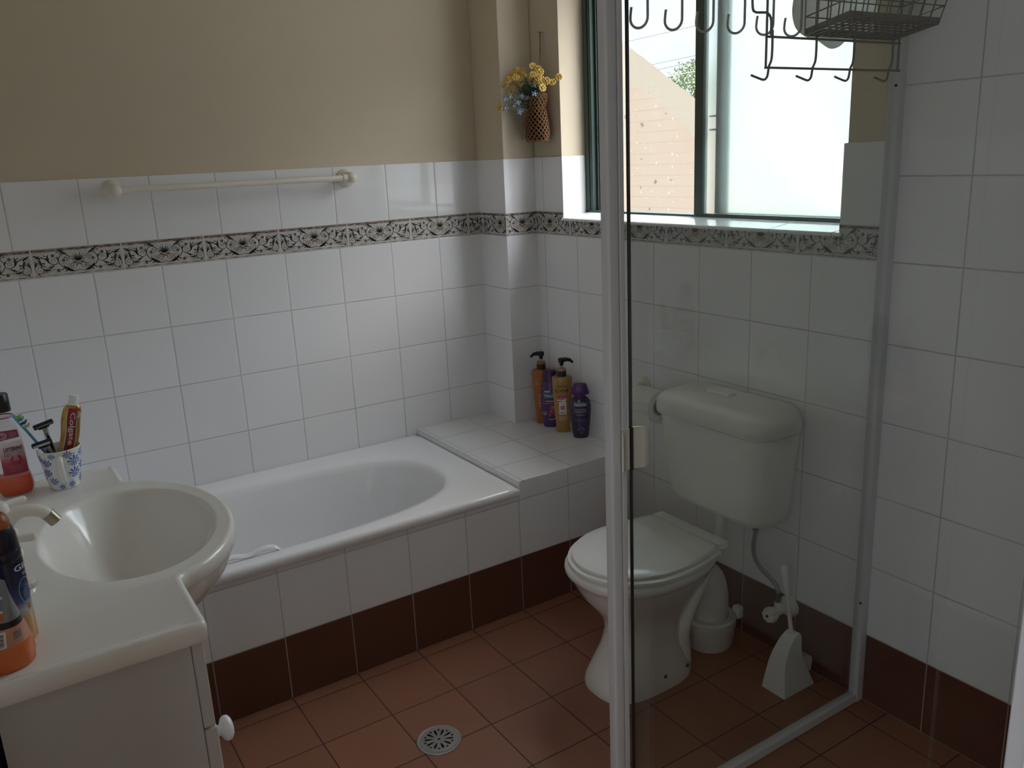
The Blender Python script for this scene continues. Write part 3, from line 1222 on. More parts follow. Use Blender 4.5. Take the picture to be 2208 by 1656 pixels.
def tapware():
    zd = VZ - 0.0027
    sy = -1.165
    root = thing('basin_spout', 'white curved swan-neck spout with brass-coloured tip over the basin', 'tap', (-1.884, sy, zd))
    mb = MB()
    mb.lathe([(0.0, 0.0), (0.026, 0.0), (0.026, 0.006), (0.020, 0.012), (0.0155, 0.03), (0.0, 0.03)], (-1.884, sy, zd + 0.0003), 24, cap0=False, cap1=False)
    build('base_flange', mb, M_IVORY, root)
    mb = MB()
    path = spline([(-1.884, sy, zd + 0.02), (-1.882, sy, zd + 0.045), (-1.873, sy, zd + 0.066), (-1.855, sy, zd + 0.080), (-1.834, sy, zd + 0.081), (-1.816, sy, zd + 0.073), (-1.807, sy, zd + 0.064)], 8)
    mb.tube(path, 0.0118, 18)
    build('spout_pipe', mb, M_IVORY, root, smooth=60)
    mb = MB()
    a, b = Vector((-1.8085, sy, zd + 0.067)), Vector((-1.7965, sy, zd + 0.048))
    d = b - a
    mb.tube([a, a + d * 0.15, a + d * 0.16, b], [0.0128, 0.0128, 0.0122, 0.0122], 20)
    build('aerator', mb, mat('tarnished brass', (0.36, 0.32, 0.24), 0.3, metal=1.0), root)
    for y, label, lev in ((-1.045, 'white lever tap beyond the curved spout, nearest the patterned mug', 22), (-1.240, 'white lever tap on the near side of the curved spout', -12)):
        t = thing('basin_tap', label, 'tap', (-1.884, y, zd), rz=radians(lev), group='lever taps of the basin')
        mb = MB()
        mb.lathe([(0.0, 0.0003), (0.024, 0.0003), (0.024, 0.005), (0.019, 0.010), (0.015, 0.014), (0.015, 0.041), (0.0, 0.041)], (0, 0, 0), 24, cap0=False, cap1=False)
        build('tap_base', mb, M_IVORY, t, world=False)
        mb = MB()
        mb.lathe([(0.0162, 0.038), (0.0162, 0.043)], (0, 0, 0), 24)
        build('chrome_ring', mb, M_CHROME, t, world=False)
        mb = MB()
        mb.lathe([(0.0, 0.043), (0.017, 0.043), (0.018, 0.051), (0.016, 0.064), (0.009, 0.070), (0.0, 0.071)], (0, 0, 0), 24, cap0=False, cap1=False)
        build('tap_head', mb, M_IVORY, t, world=False, smooth=60)
        mb = MB()
        mb.tube(spline([(0.008, 0, 0.058), (0.022, 0, 0.060), (0.038, 0, 0.060), (0.046, 0, 0.060)], 5), [0.008] * 6 + [0.0074] * 9 + [0.0055], 14)
        mb.sphere((0.046, 0, 0.060), 0.0068, 14, 8)
        build('lever', mb, M_IVORY, t, world=False, smooth=60)
    t = thing('basin_plug', 'small white basin plug with chrome rim lying beside the bowl', 'plug', (-1.866, -1.318, zd))
    mb = MB()
    mb.lathe([(0.0, 0.0102), (0.013, 0.0102), (0.0175, 0.0088), (0.0182, 0.0066), (0.0, 0.0066)], (0, 0, 0), 28, cap0=False, cap1=False)
    build('plug_cap', mb, M_IVORY, t, world=False)
    mb = MB()
    mb.lathe([(0.0, 0.0003), (0.0172, 0.0003), (0.0188, 0.002), (0.0188, 0.0064), (0.0, 0.0064)], (0, 0, 0), 28, cap0=False, cap1=False)
    build('rim', mb, M_CHROME, t, world=False)


tapware()

# ================================================================== toilet
TY = -1.235


def toilet():
    root = thing('toilet', 'white toilet pan with closed lid standing between bath and shower screen', 'toilet', (-0.40, TY, 0))

    def ring(xf, xb, hw, z, e=2.3, n=48, pinch=0.0):
        pts = []
        cx, hx = (xf + xb) / 2, (xb - xf) / 2
        for a, b in supell(hx, hw, e, n):
            f = (a / hx + 1) / 2                      # 0 front .. 1 back
            pts.append((cx + a, TY + b * (1 - pinch * f * f), z))
        return pts
    mb = MB()
    R = [ring(-0.575, -0.252, 0.106, 0.0, 2.9), ring(-0.576, -0.250, 0.107, 0.012, 2.9), ring(-0.572, -0.252, 0.105, 0.03, 2.9),
         ring(-0.556, -0.262, 0.098, 0.06, 2.8), ring(-0.522, -0.284, 0.091, 0.115, 2.5), ring(-0.507, -0.285, 0.089, 0.165, 2.4),
         ring(-0.516, -0.262, 0.097, 0.205, 2.3), ring(-0.545, -0.240, 0.113, 0.245, 2.2), ring(-0.578, -0.215, 0.136, 0.285, 2.2),
         ring(-0.598, -0.195, 0.156, 0.320, 2.2), ring(-0.610, -0.180, 0.168, 0.343, 2.2, pinch=0.06), ring(-0.616, -0.172, 0.174, 0.352, 2.25, pinch=0.1),
         ring(-0.621, -0.165, 0.181, 0.357, 2.3, pinch=0.12), ring(-0.623, -0.163, 0.183, 0.366, 2.3, pinch=0.12), ring(-0.621, -0.165, 0.181, 0.377, 2.3, pinch=0.12), ring(-0.612, -0.172, 0.172, 0.382, 2.3, pinch=0.12)]
    mb.rings(R, True, True)
    # moulded trap leg on the side of the pan
    for sg in (-1,):
        path = spline([(-0.215, TY, 0.300), (-0.250, TY, 0.245), (-0.286, TY, 0.180), (-0.302, TY, 0.125), (-0.296, TY, 0.075), (-0.290, TY, 0.03)], 7)
        rs = []
        for i, p in enumerate(path):
            t = i / (len(path) - 1)
            rs.append([(p[0] + 0.036 * cos(2 * pi * k / 24), p[1] + (0.082 + 0.012 * (1 - t)) * math.copysign(abs(sin(2 * pi * k / 24)) ** 0.6, sin(2 * pi * k / 24)), p[2] + 0.012 * cos(2 * pi * k / 24)) for k in range(24)])
        mb.rings(rs)
    # outlet stub at the back of the pan
    mb.tube(spline([(-0.27, TY, 0.235), (-0.22, TY, 0.255), (-0.175, TY, 0.245)], 6), [0.060] * 13, 20)
    build('pan', mb, M_CERAMIC, root, smooth=55)
    for x, y in ((-0.400, TY - 0.1035), (-0.312, TY - 0.1020)):
        mb = MB()
        mb.lathe([(0.0, 0.0), (0.0062, 0.0), (0.0062, -0.003), (0.003, -0.005), (0.0, -0.005)], (x, y + 0.004, 0.042), 14, axis='y', cap0=False, cap1=False)
        build('floor_bolt', mb, mat('rusty bolt', (0.12, 0.075, 0.05), 0.5, metal=0.6), root, label='rusty brown floor bolt')

    def dshape(xf, xb, hw, z, back, n=56):
        pts = []
        for i in range(n):
            a = 2 * pi * i / n
            c, s = cos(a), sin(a)
            x = (xf + xb) / 2 + (xb - xf) / 2 * math.copysign(abs(c) ** (2 / 2.2), c)
            y = hw * math.copysign(abs(s) ** (2 / 2.2), s)
            f = max(0, (x - (xf + xb) / 2) / ((xb - xf) / 2))
            # straight back edge
            if f > 0:
                ww = hw + (back - hw) * f ** 1.6
                y = ww * math.copysign(min(1, abs(s) ** (2 / 5.0)), s) if f > 0.0 else y
            pts.append((x, TY + y, z))
        return pts

    def plan(xf, xb, hw, back, z):
        """D outline: round nose, sides running back to a straight hinge line"""
        L = []
        n = 30
        xm = xf + (xb - xf) * 0.52
        for k in range(n + 1):
            a = pi / 2 + pi * k / n
            L.append((xm + (xm - xf) * cos(a), hw * sin(a)))
        side = []
        for k in range(1, 9):
            t = k / 8
            side.append((xm + (xb - xm) * t, hw + (back - hw) * t ** 1.8))
        top = [(x, w) for x, w in reversed(side)]
        bot = [(x, -w) for x, w in side]
        return [(x, TY + w, z) for x, w in top + L + bot]
    mb = MB()
    mb.rings([plan(-0.612, -0.236, 0.172, 0.140, 0.3825), plan(-0.618, -0.232, 0.178, 0.146, 0.386), plan(-0.618, -0.232, 0.178, 0.146, 0.395), plan(-0.610, -0.234, 0.170, 0.140, 0.399)])
    build('seat', mb, M_SEAT, root, smooth=50)
    mb = MB()
    mb.rings([plan(-0.603, -0.234, 0.164, 0.136, 0.3995), plan(-0.607, -0.232, 0.168, 0.140, 0.402), plan(-0.606, -0.232, 0.167, 0.139, 0.408), plan(-0.597, -0.233, 0.158, 0.134, 0.413), plan(-0.560, -0.238, 0.125, 0.110, 0.4165), plan(-0.47, -0.26, 0.05, 0.045, 0.418)])
    build('lid', mb, M_SEAT, root, smooth=50)
    mb = MB()
    mb.prism(rrect(0.021, 0.010, 0.006, 4, -0.212, 0.403), TY - 0.137, TY + 0.137, 'xz')
    build('hinge_bar', mb, M_SEAT, root, smooth=50, bevel=0.003)
    for y in (TY - 0.098, TY + 0.098):
        mb = MB()
        mb.lathe([(0.012, 0.380), (0.012, 0.396)], (-0.212, y, 0), 14)
        build('hinge_bolt', mb, M_SEAT, root)


toilet()


def waste_pipe():
    root = thing('waste_pipe', 'white plastic toilet waste bend going into the floor behind the pan', 'pipe', (-0.125, TY, 0))
    mb = MB()
    path = spline([(-0.190, TY, 0.246), (-0.165, TY, 0.236), (-0.140, TY, 0.212), (-0.128, TY, 0.175), (-0.125, TY, 0.13), (-0.125, TY, 0.075)], 8)
    mb.tube(path, 0.0585, 28)
    build('bend', mb, M_CIST, root, smooth=60)
    mb = MB()
    mb.lathe([(0.0, 0.0005), (0.068, 0.0005), (0.073, 0.012), (0.075, 0.03), (0.078, 0.034), (0.078, 0.066), (0.083, 0.072), (0.083, 0.094), (0.076, 0.100), (0.060, 0.100)], (-0.125, TY, 0), 36, cap0=False, cap1=False)
    build('floor_collar', mb, M_CIST, root)
    mb = MB()
    mb.box(-0.055, -0.030, TY - 0.055, TY - 0.028, 0.074, 0.115)
    build('collar_tab', mb, M_CIST, root, bevel=0.006)


waste_pipe()

CY = -1.266


def cistern():
    root = thing('toilet_cistern', 'white plastic cistern with curved lid on the tiled wall above the toilet', 'cistern', (0, CY, 0.46))

    def ring(hw, d, z, r, back=0.001):
        return [(-back - d / 2 + a, CY + b, z) for a, b in rrect(d / 2, hw, r, 7)]
    mb = MB()
    R = [ring(0.140, 0.120, 0.449, 0.03), ring(0.165, 0.145, 0.451, 0.045), ring(0.180, 0.163, 0.461, 0.060), ring(0.186, 0.171, 0.480, 0.060), ring(0.198, 0.180, 0.58, 0.062), ring(0.210, 0.188, 0.70, 0.062), ring(0.214, 0.190, 0.742, 0.062)]
    mb.rings(R)
    build('tank', mb, M_CIST, root, smooth=50)
    LD, LH, LR = 0.204, 0.2195, 0.066

    def lring(ins, z, lift=0.0):
        pts = []
        for a_, b_ in rrect(LD / 2 - ins, LH - ins, max(0.012, LR - ins * 0.7), 9):
            v = (a_ + LD / 2) / LD                      # 0 front .. 1 back
            u = abs(b_) / LH
            pts.append((-0.001 - LD / 2 + a_, CY + b_, z + lift * v * (1 - u ** 6)))
        return pts
    L = [lring(0.003, 0.7285), lring(0.0, 0.7325), lring(0.0, 0.748, 0.006)]
    for ins, z, lf in ((0.001, 0.760, 0.010), (0.004, 0.7690, 0.012), (0.010, 0.7770, 0.013), (0.020, 0.7830, 0.014), (0.036, 0.7865, 0.014), (0.060, 0.7880, 0.014), (0.095, 0.7888, 0.013)):
        L.append(lring(ins, z, lf))
    mb = MB()
    mb.rings(L)
    lid = build('cistern_lid', mb, M_CIST, root, smooth=60)
    mb = MB()
    mb.prism(rrect(0.021, 0.044, 0.010, 5, -0.085, CY + 0.035), 0.794, 0.8055, 'xy')
    b = build('flush_button', mb, M_WHITEP, lid, bevel=0.003)
    mb = MB()
    mb.lathe([(0.012, 0.39), (0.016, 0.39), (0.016, 0.43), (0.020, 0.432), (0.020, 0.450), (0.0, 0.450)], (-0.105, CY + 0.01, 0), 22, cap0=False, cap1=False)
    mb.tube(spline([(-0.105, CY + 0.01, 0.45), (-0.105, CY + 0.01, 0.40), (-0.112, CY + 0.005, 0.365), (-0.145, CY, 0.345), (-0.19, CY, 0.34)], 6), 0.016, 18)
    build('flush_pipe', mb, M_WHITEP, root, smooth=60)
    # water supply
    root = thing('supply_hose', 'grey braided hose from cistern to the stop valve on the wall', 'hose', (-0.06, -1.41, 0.2))
    mb = MB()
    mb.tube(spline([(-0.085, -1.372, 0.436), (-0.083, -1.370, 0.405), (-0.075, -1.358, 0.362), (-0.062, -1.352, 0.318), (-0.052, -1.362, 0.288), (-0.048, -1.388, 0.268), (-0.048, -1.414, 0.255), (-0.048, -1.428, 0.238), (-0.048, -1.431, 0.215)], 8), 0.0062, 12)
    build('hose', mb, M_HOSE, root, smooth=60)
    mb = MB()
    mb.lathe([(0.015, 0.434), (0.015, 0.4515)], (-0.085, -1.372, 0), 6)
    mb.lathe([(0.009, 0.415), (0.009, 0.439)], (-0.085, -1.372, 0), 16)
    build('top_nut', mb, mat('grey fitting', (0.20, 0.20, 0.19), 0.5), root, label='dark grey nut')
    mb = MB()
    mb.lathe([(0.0085, 0.195), (0.0085, 0.225)], (-0.048, -1.431, 0), 8)
    build('lower_nut', mb, mat('dark fitting', (0.06, 0.06, 0.055), 0.5), root, label='dark lower nut')
    v = thing('stop_valve', 'white stop valve on the brown skirting tile behind the toilet brush', 'valve', (0, -1.436, 0.170))
    mb = MB()
    mb.lathe([(0.0, -0.0005), (0.033, -0.0005), (0.033, -0.004), (0.026, -0.016), (0.016, -0.022), (0.0, -0.022)], (0, -1.436, 0.172), 26, axis='x', cap0=False, cap1=False)
    build('wall_flange', mb, M_WHITEP, v)
    mb = MB()
    mb.lathe([(0.0125, -0.018), (0.0125, -0.075)], (0, -1.436, 0.172), 20, axis='x')
    mb.lathe([(0.011, 0.172), (0.011, 0.200)], (-0.048, -1.432, 0), 18)
    build('body', mb, M_WHITEP, v)
    mb = MB()
    ri = []
    for h, rr in ((-0.072, 0.014), (-0.074, 0.021), (-0.090, 0.022), (-0.097, 0.019), (-0.098, 0.004)):
        ri.append([(h, -1.436 + rr * (1 + 0.06 * cos(8 * 2 * pi * k / 48)) * cos(2 * pi * k / 48), 0.172 + rr * (1 + 0.06 * cos(8 * 2 * pi * k / 48)) * sin(2 * pi * k / 48)) for k in range(48)])
    mb.rings(ri)
    build('hand_wheel', mb, M_IVORY, v)
    mb = MB()
    mb.lathe([(0.0045, -0.0975), (0.0045, -0.0995)], (0, -1.436, 0.172), 12, axis='x')
    build('screw', mb, M_BLACK, v)


cistern()


def toilet_roll():
    h = thing('toilet_roll_holder', 'ivory round-backed toilet roll holder on the tiles beside the cistern', 'holder', (0, -0.82, 0.715))
    mb = MB()
    mb.lathe([(0.0, -0.0005), (0.030, -0.0005), (0.030, -0.006), (0.026, -0.011), (0.014, -0.014), (0.0, -0.014)], (0, -0.806, 0.722), 28, axis='x', cap0=False, cap1=False)
    build('wall_plate', mb, M_IVORY, h)
    mb = MB()
    mb.tube(spline([(-0.010, -0.806, 0.722), (-0.035, -0.812, 0.728), (-0.060, -0.835, 0.722), (-0.070, -0.850, 0.712)], 6), 0.009, 14)
    mb.tube([(-0.070, -0.838, 0.707), (-0.070, -0.996, 0.707)], 0.0125, 18)
    mb.sphere((-0.070, -0.996, 0.707), 0.0125, 14, 8)
    build('arm', mb, M_IVORY, h, smooth=60)
    r = thing('toilet_roll', 'white toilet paper roll on the holder left of the cistern', 'toilet roll', (-0.070, -0.905, 0.690))
    mb = MB()
    y0, y1 = -0.956, -0.852
    R_, r_ = 0.052, 0.0295
    zc = 0.690
    rs = []
    for rr, y in ((r_, y0), (R_ - 0.002, y0), (R_, y0 + 0.002), (R_, y1 - 0.002), (R_ - 0.002, y1), (r_, y1)):
        rs.append([(-0.070 + rr * cos(2 * pi * k / 44), y, zc + rr * sin(2 * pi * k / 44)) for k in range(44)])
    mb.rings(rs, False, False)
    # loose end hanging at the front
    sh = []
    for k in range(14):
        t = k / 13
        x = -0.070 - R_ * cos(min(0.4, t) * 1.2) - 0.001
        sh.append((x, 0.700 - t * 0.062))
    mb.grid(lambda a, b: (sh[min(13, int(round(b * 13)))][0], y0 + (y1 - y0) * a, sh[min(13, int(round(b * 13)))][1]), 1, 13)
    build('paper', mb, M_PAPER, r, smooth=50)
    mb = MB()
    rs = []
    for rr, y in ((0.0215, y0 + 0.001), (r_, y0 + 0.001), (r_, y1 - 0.001), (0.0215, y1 - 0.001), (0.0215, y0 + 0.001)):
        rs.append([(-0.070 + rr * cos(2 * pi * k / 32), y, zc + rr * sin(2 * pi * k / 32)) for k in range(32)])
    mb.rings(rs, False, False)
    build('cardboard_core', mb, M_CARD, r)


toilet_roll()


def toilet_brush():
    h = thing('toilet_brush_holder', 'white fin-shaped toilet brush holder on the floor near the shower screen', 'brush holder', (-0.11, -1.54, 0))
    # fin: curved front edge, tall peak, concave back; wider at the base
    front = spline([(-0.172, 0.0, 0), (-0.166, 0.05, 0), (-0.158, 0.095, 0), (-0.142, 0.128, 0), (-0.122, 0.152, 0), (-0.104, 0.164, 0)], 4)
    back = spline([(-0.090, 0.166, 0), (-0.085, 0.155, 0), (-0.088, 0.120, 0), (-0.086, 0.095, 0), (-0.070, 0.055, 0), (-0.048, 0.004, 0), (-0.046, 0.0, 0)], 4)
    out = [(p[0], p[1]) for p in front] + [(p[0], p[1]) for p in back]
    rs = []

    def lay(f, sgn):
        pts = []
        for x, z in out:
            hw = 0.040 - 0.022 * (z / 0.166)
            dx = (x + 0.105) * (1 if f else 1)
            pts.append((x, -1.527 + sgn * hw * (1.0 if f else 0.9), z + 0.0004))
        return pts
    mb = MB()
    mb.rings([lay(1, 1), lay(1, -1)])
    build('shell', mb, M_WHITEP, h, smooth=35, bevel=0.003)
    mb = MB()
    mb.prism([(-0.088, 0.052), (-0.076, 0.030), (-0.036, 0.030), (-0.030, 0.066), (-0.036, 0.074), (-0.080, 0.090)], -1.548, -1.508, 'xz')
    build('drip_tray', mb, M_WHITEP, h, bevel=0.004)
    b = thing('toilet_brush', 'white toilet brush standing upright in its fin-shaped holder', 'toilet brush', (-0.105, -1.527, 0.16))
    mb = MB()
    p0, p1 = Vector((-0.098, -1.524, 0.150)), Vector((-0.128, -1.512, 0.372))
    mb.tube([p0 + (p1 - p0) * t for t in (0, 0.05, 0.4, 0.7, 0.9, 0.99, 1.0)], [0.0060, 0.0065, 0.0058, 0.0062, 0.0085, 0.0098, 0.0088], 18)
    build('handle', mb, M_WHITEP, b, smooth=50)
    mb = MB()
    mb.tube([(-0.101, -1.527, 0.166), (-0.099, -1.525, 0.150)], 0.0105, 16)
    build('cap', mb, M_WHITEP, b)


toilet_brush()

# ================================================================== floor drain
def floor_drain():
    cx, cy = -1.027, -1.141
    root = thing('floor_drain', 'round metal floor drain grate with petal slots in the terracotta floor', 'drain', (cx, cy, 0))
    mb = MB()
    mb.lathe([(0.051, 0.0002), (0.060, 0.0002), (0.0605, 0.0012), (0.059, 0.0028), (0.053, 0.0032), (0.051, 0.0026)], (cx, cy, 0), 64, cap0=False, cap1=False)
    build('rim', mb, M_STEEL, root)
    mb = MB()
    outer = [(0.0512 * cos(2 * pi * k / 72), 0.0512 * sin(2 * pi * k / 72)) for k in range(72)]
    loops = [outer]
    for k in range(10):
        a = 2 * pi * k / 10 + 0.15
        petal = []
        for j in range(16):
            t = 2 * pi * j / 16
            x = 0.0265 + 0.0125 * cos(t)
            y = 0.0048 * sin(t) * (0.65 + 0.35 * cos(t) + 0.0)
            petal.append((x * cos(a) - y * sin(a), x * sin(a) + y * cos(a)))
        loops.append(petal[::-1])
        a += pi / 10
        tri = [(0.0400, -0.0042), (0.0400, 0.0042), (0.0325, 0.0)]
        loops.append([(x * cos(a) - y * sin(a), x * sin(a) + y * cos(a)) for x, y in tri])
    star = []
    for k in range(10):
        rr = 0.0075 if k % 2 == 0 else 0.0024
        star.append((rr * cos(2 * pi * k / 10), rr * sin(2 * pi * k / 10)))
    loops.append(star[::-1])
    vl = [[Vector((x, y, 0)) for x, y in lp] for lp in loops]
    tris = tessellate_polygon(vl)
    flat = [p for lp in loops for p in lp]
    mb.add([(cx + x, cy + y, 0.0024) for x, y in flat], [tuple(t) for t in tris])
    g = build('grate', mb, M_STEEL, root, smooth=0)
    sm = g.modifiers.new('thickness', 'SOLIDIFY')
    sm.thickness = 0.0018
    sm.offset = 0
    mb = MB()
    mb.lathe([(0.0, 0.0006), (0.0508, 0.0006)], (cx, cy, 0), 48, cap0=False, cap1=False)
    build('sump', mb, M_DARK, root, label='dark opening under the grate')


floor_drain()

# ================================================================== shower screen
SY = -1.676
GX = -0.822


def shower():
    s = thing('shower_screen', 'fixed clear glass shower panel in a white frame beside the toilet', 'shower screen', (-0.42, SY, 0))
    mb = MB()
    mb.box(-0.850, -0.018, SY - 0.003, SY + 0.003, 0.012, 1.905)
    build('glass', mb, M_GLASS, s, smooth=0)
    mb = MB()
    mb.box(-0.026, -0.0005, SY - 0.014, SY + 0.014, 0.0005, 1.93)
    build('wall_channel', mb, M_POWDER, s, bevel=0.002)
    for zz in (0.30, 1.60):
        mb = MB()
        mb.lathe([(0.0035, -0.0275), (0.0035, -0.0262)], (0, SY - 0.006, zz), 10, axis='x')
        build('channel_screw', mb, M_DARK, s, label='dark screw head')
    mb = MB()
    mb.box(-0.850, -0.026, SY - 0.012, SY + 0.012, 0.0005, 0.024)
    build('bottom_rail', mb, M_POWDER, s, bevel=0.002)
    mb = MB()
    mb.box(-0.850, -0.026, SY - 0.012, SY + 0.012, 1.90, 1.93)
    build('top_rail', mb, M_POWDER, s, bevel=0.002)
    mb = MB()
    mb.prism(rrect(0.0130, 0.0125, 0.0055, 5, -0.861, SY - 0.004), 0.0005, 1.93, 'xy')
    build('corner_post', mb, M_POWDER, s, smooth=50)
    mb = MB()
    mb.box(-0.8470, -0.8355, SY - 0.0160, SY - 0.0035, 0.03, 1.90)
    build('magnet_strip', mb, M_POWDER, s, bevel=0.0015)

    d = thing('shower_door', 'clear glass shower door with ivory pull handle next to the corner post', 'door', (GX, -2.0, 0.02))
    mb = MB()
    mb.box(GX - 0.003, GX + 0.003, -2.331, SY - 0.0135, 0.02, 1.905)
    build('glass', mb, M_GLASS, d, smooth=0)
    mb = MB()
    mb.box(GX - 0.0032, GX + 0.0032, SY - 0.0132, SY - 0.0100, 0.02, 1.905)
    build('edge_seal', mb, M_SEAL, d, smooth=0, label='black edge seal')
    # handle: a curved ivory wing on each face of the glass
    hz0, hz1 = 0.877, 0.963
    for sg in (-1, 1):
        prof = []
        for k in range(15):
            t = k / 14
            x = GX + (0.0015 if sg > 0 else -0.0040) + sg * (0.0345 if sg > 0 else 0.0370) * t
            y = SY - 0.0090 - 0.020 * (t ** 1.6) + 0.010 * max(0.0, t - 0.72) / 0.28 * (1 if sg > 0 else -0.4)
            prof.append((x, y))
        th = 0.0052
        pr = prof + [(a, b - th) for a, b in reversed(prof)]
        rs = []
        nz = 18
        for j in range(nz + 1):
            t = 2 * j / nz - 1
            row = []
            for a, b in pr:
                u = abs(a - GX) / 0.0385
                hh = (hz1 - hz0) / 2 * (1.0 - 0.16 * max(0.0, u - 0.55) ** 2 / 0.2)
                row.append((a, b, (hz0 + hz1) / 2 + hh * t))
            rs.append(row)
        mb = MB()
        mb.rings(rs)
        build('grip', mb, M_IVORY, d, smooth=50, bevel=0.0018)
    mb = MB()
    mb.box(GX - 0.0034, GX + 0.0012, SY - 0.0180, SY - 0.0085, hz0 - 0.001, hz1 + 0.001)
    build('grip_gasket', mb, M_SEAL, d, label='black gasket')

    p = thing('return_panel', 'narrow clear glass strip panel with white wall jamb at right edge', 'glass panel', (GX + 0.02, -2.36, 0.0))
    mb = MB()
    mb.box(GX - 0.003, GX + 0.003, -2.452, -2.334, 0.02, 1.905)
    build('glass', mb, M_GLASS, p, smooth=0)
    mb = MB()
    mb.box(GX - 0.010, GX + 0.034, -2.4695, -2.434, 0.0005, 1.93)
    build('jamb', mb, M_POWDER, p, bevel=0.003)
    mb = MB()
    mb.box(GX - 0.013, GX + 0.024, -2.434, SY - 0.036, 0.0005, 0.019)
    build('threshold_rail', mb, M_POWDER, p, bevel=0.002)


shower()

# ================================================================== bottles
def bottle_fn(prof, hyk, e):
    """prof: list of (z, hx); hy = hyk*hx; returns (ring maker, front surface)"""
    def hx_at(z):
        if z <= prof[0][0]:
            return prof[0][1]
        for (a, b), (c, d) in zip(prof, prof[1:]):
            if z <= c:
                return b + (d - b) * (z - a) / max(1e-9, c - a)
        return prof[-1][1]

    def rings(n=36):
        return [[(a, b, z) for a, b in supell(hx, hx * hyk if hx > 0 else 0, e, n)] for z, hx in prof]

    def surf(u, v, off):
        hx = hx_at(v)
        hy = hx * hyk
        t = min(0.985, abs(u) / hx)
        y = -hy * (1 - t ** e) ** (1 / e)
        return (u, y - off, v)
    return rings, surf


def smooth_prof(p, n=5):
    return [(a[0], a[1]) for a in spline([(z, h, 0) for z, h in p], n)]


HZ = 0.4667
M_ORANGE = mat('orange bottle plastic', (0.36, 0.12, 0.022), 0.3)
M_GOLD = mat('gold bottle plastic', (0.38, 0.215, 0.07), 0.28, metal=0.15)
M_PURPLE = mat('purple bottle plastic', (0.085, 0.035, 0.16), 0.25)
M_PURPLED = mat('dark purple cap', (0.055, 0.016, 0.075), 0.3)
M_VIOLET = mat('dark violet gel bottle', (0.030, 0.016, 0.062), 0.15, coat=0.4)
M_VCAP = mat('violet cap', (0.075, 0.022, 0.13), 0.28)
M_TEAL = mat('teal label', (0.03, 0.12, 0.135), 0.4)
M_LWHITE = mat('white print', (0.72, 0.70, 0.68), 0.4)
M_LDARK = mat('dark print', (0.035, 0.022, 0.018), 0.4)
M_LBROWN = mat('brown print', (0.20, 0.10, 0.04), 0.4)
M_PINK = mat('pink print', (0.50, 0.05, 0.17), 0.4)
M_PALE = mat('pale lilac print', (0.50, 0.46, 0.58), 0.4)
M_CORAL = mat('coral print', (0.42, 0.08, 0.07), 0.4)
M_CLEARP = mat('clear plastic', (0.72, 0.70, 0.68), 0.15, trans=0.6, ior=1.4)


def pump(parent, ztop, hdg, metalcol):
    mb = MB()
    mb.lathe([(0.0, ztop), (0.0175, ztop), (0.0175, ztop + 0.019), (0.016, ztop + 0.021), (0.0, ztop + 0.021)], (0, 0, 0), 28, cap0=False, cap1=False)
    for k in range(28):
        pass
    build('collar', mb, M_BLACK, parent, world=False)
    mb = MB()
    mb.lathe([(0.0, ztop + 0.0205), (0.0165, ztop + 0.0205), (0.0155, ztop + 0.030), (0.0, ztop + 0.030)], (0, 0, 0), 26, cap0=False, cap1=False)
    build('collar_top', mb, metalcol, parent, world=False)
    mb = MB()
    mb.lathe([(0.0045, ztop + 0.029), (0.0045, ztop + 0.046)], (0, 0, 0), 14)
    build('pump_stem', mb, M_CLEARP, parent, world=False)
    mb = MB()
    z = ztop + 0.040
    mb.lathe([(0.0, z), (0.007, z), (0.008, z + 0.010), (0.0125, z + 0.014), (0.0125, z + 0.026), (0.010, z + 0.0285), (0.0, z + 0.029)], (0, 0, 0), 24, cap0=False, cap1=False)
    c, s = cos(hdg), sin(hdg)
    mb.tube(spline([(0.004 * c, 0.004 * s, z + 0.020), (0.018 * c, 0.018 * s, z + 0.022), (0.032 * c, 0.032 * s, z + 0.019), (0.042 * c, 0.042 * s, z + 0.010)], 5), [0.0085] * 6 + [0.0068] * 5 + [0.0052] * 5, 14)
    build('pump_head', mb, M_BLACK, parent, world=False, smooth=60)


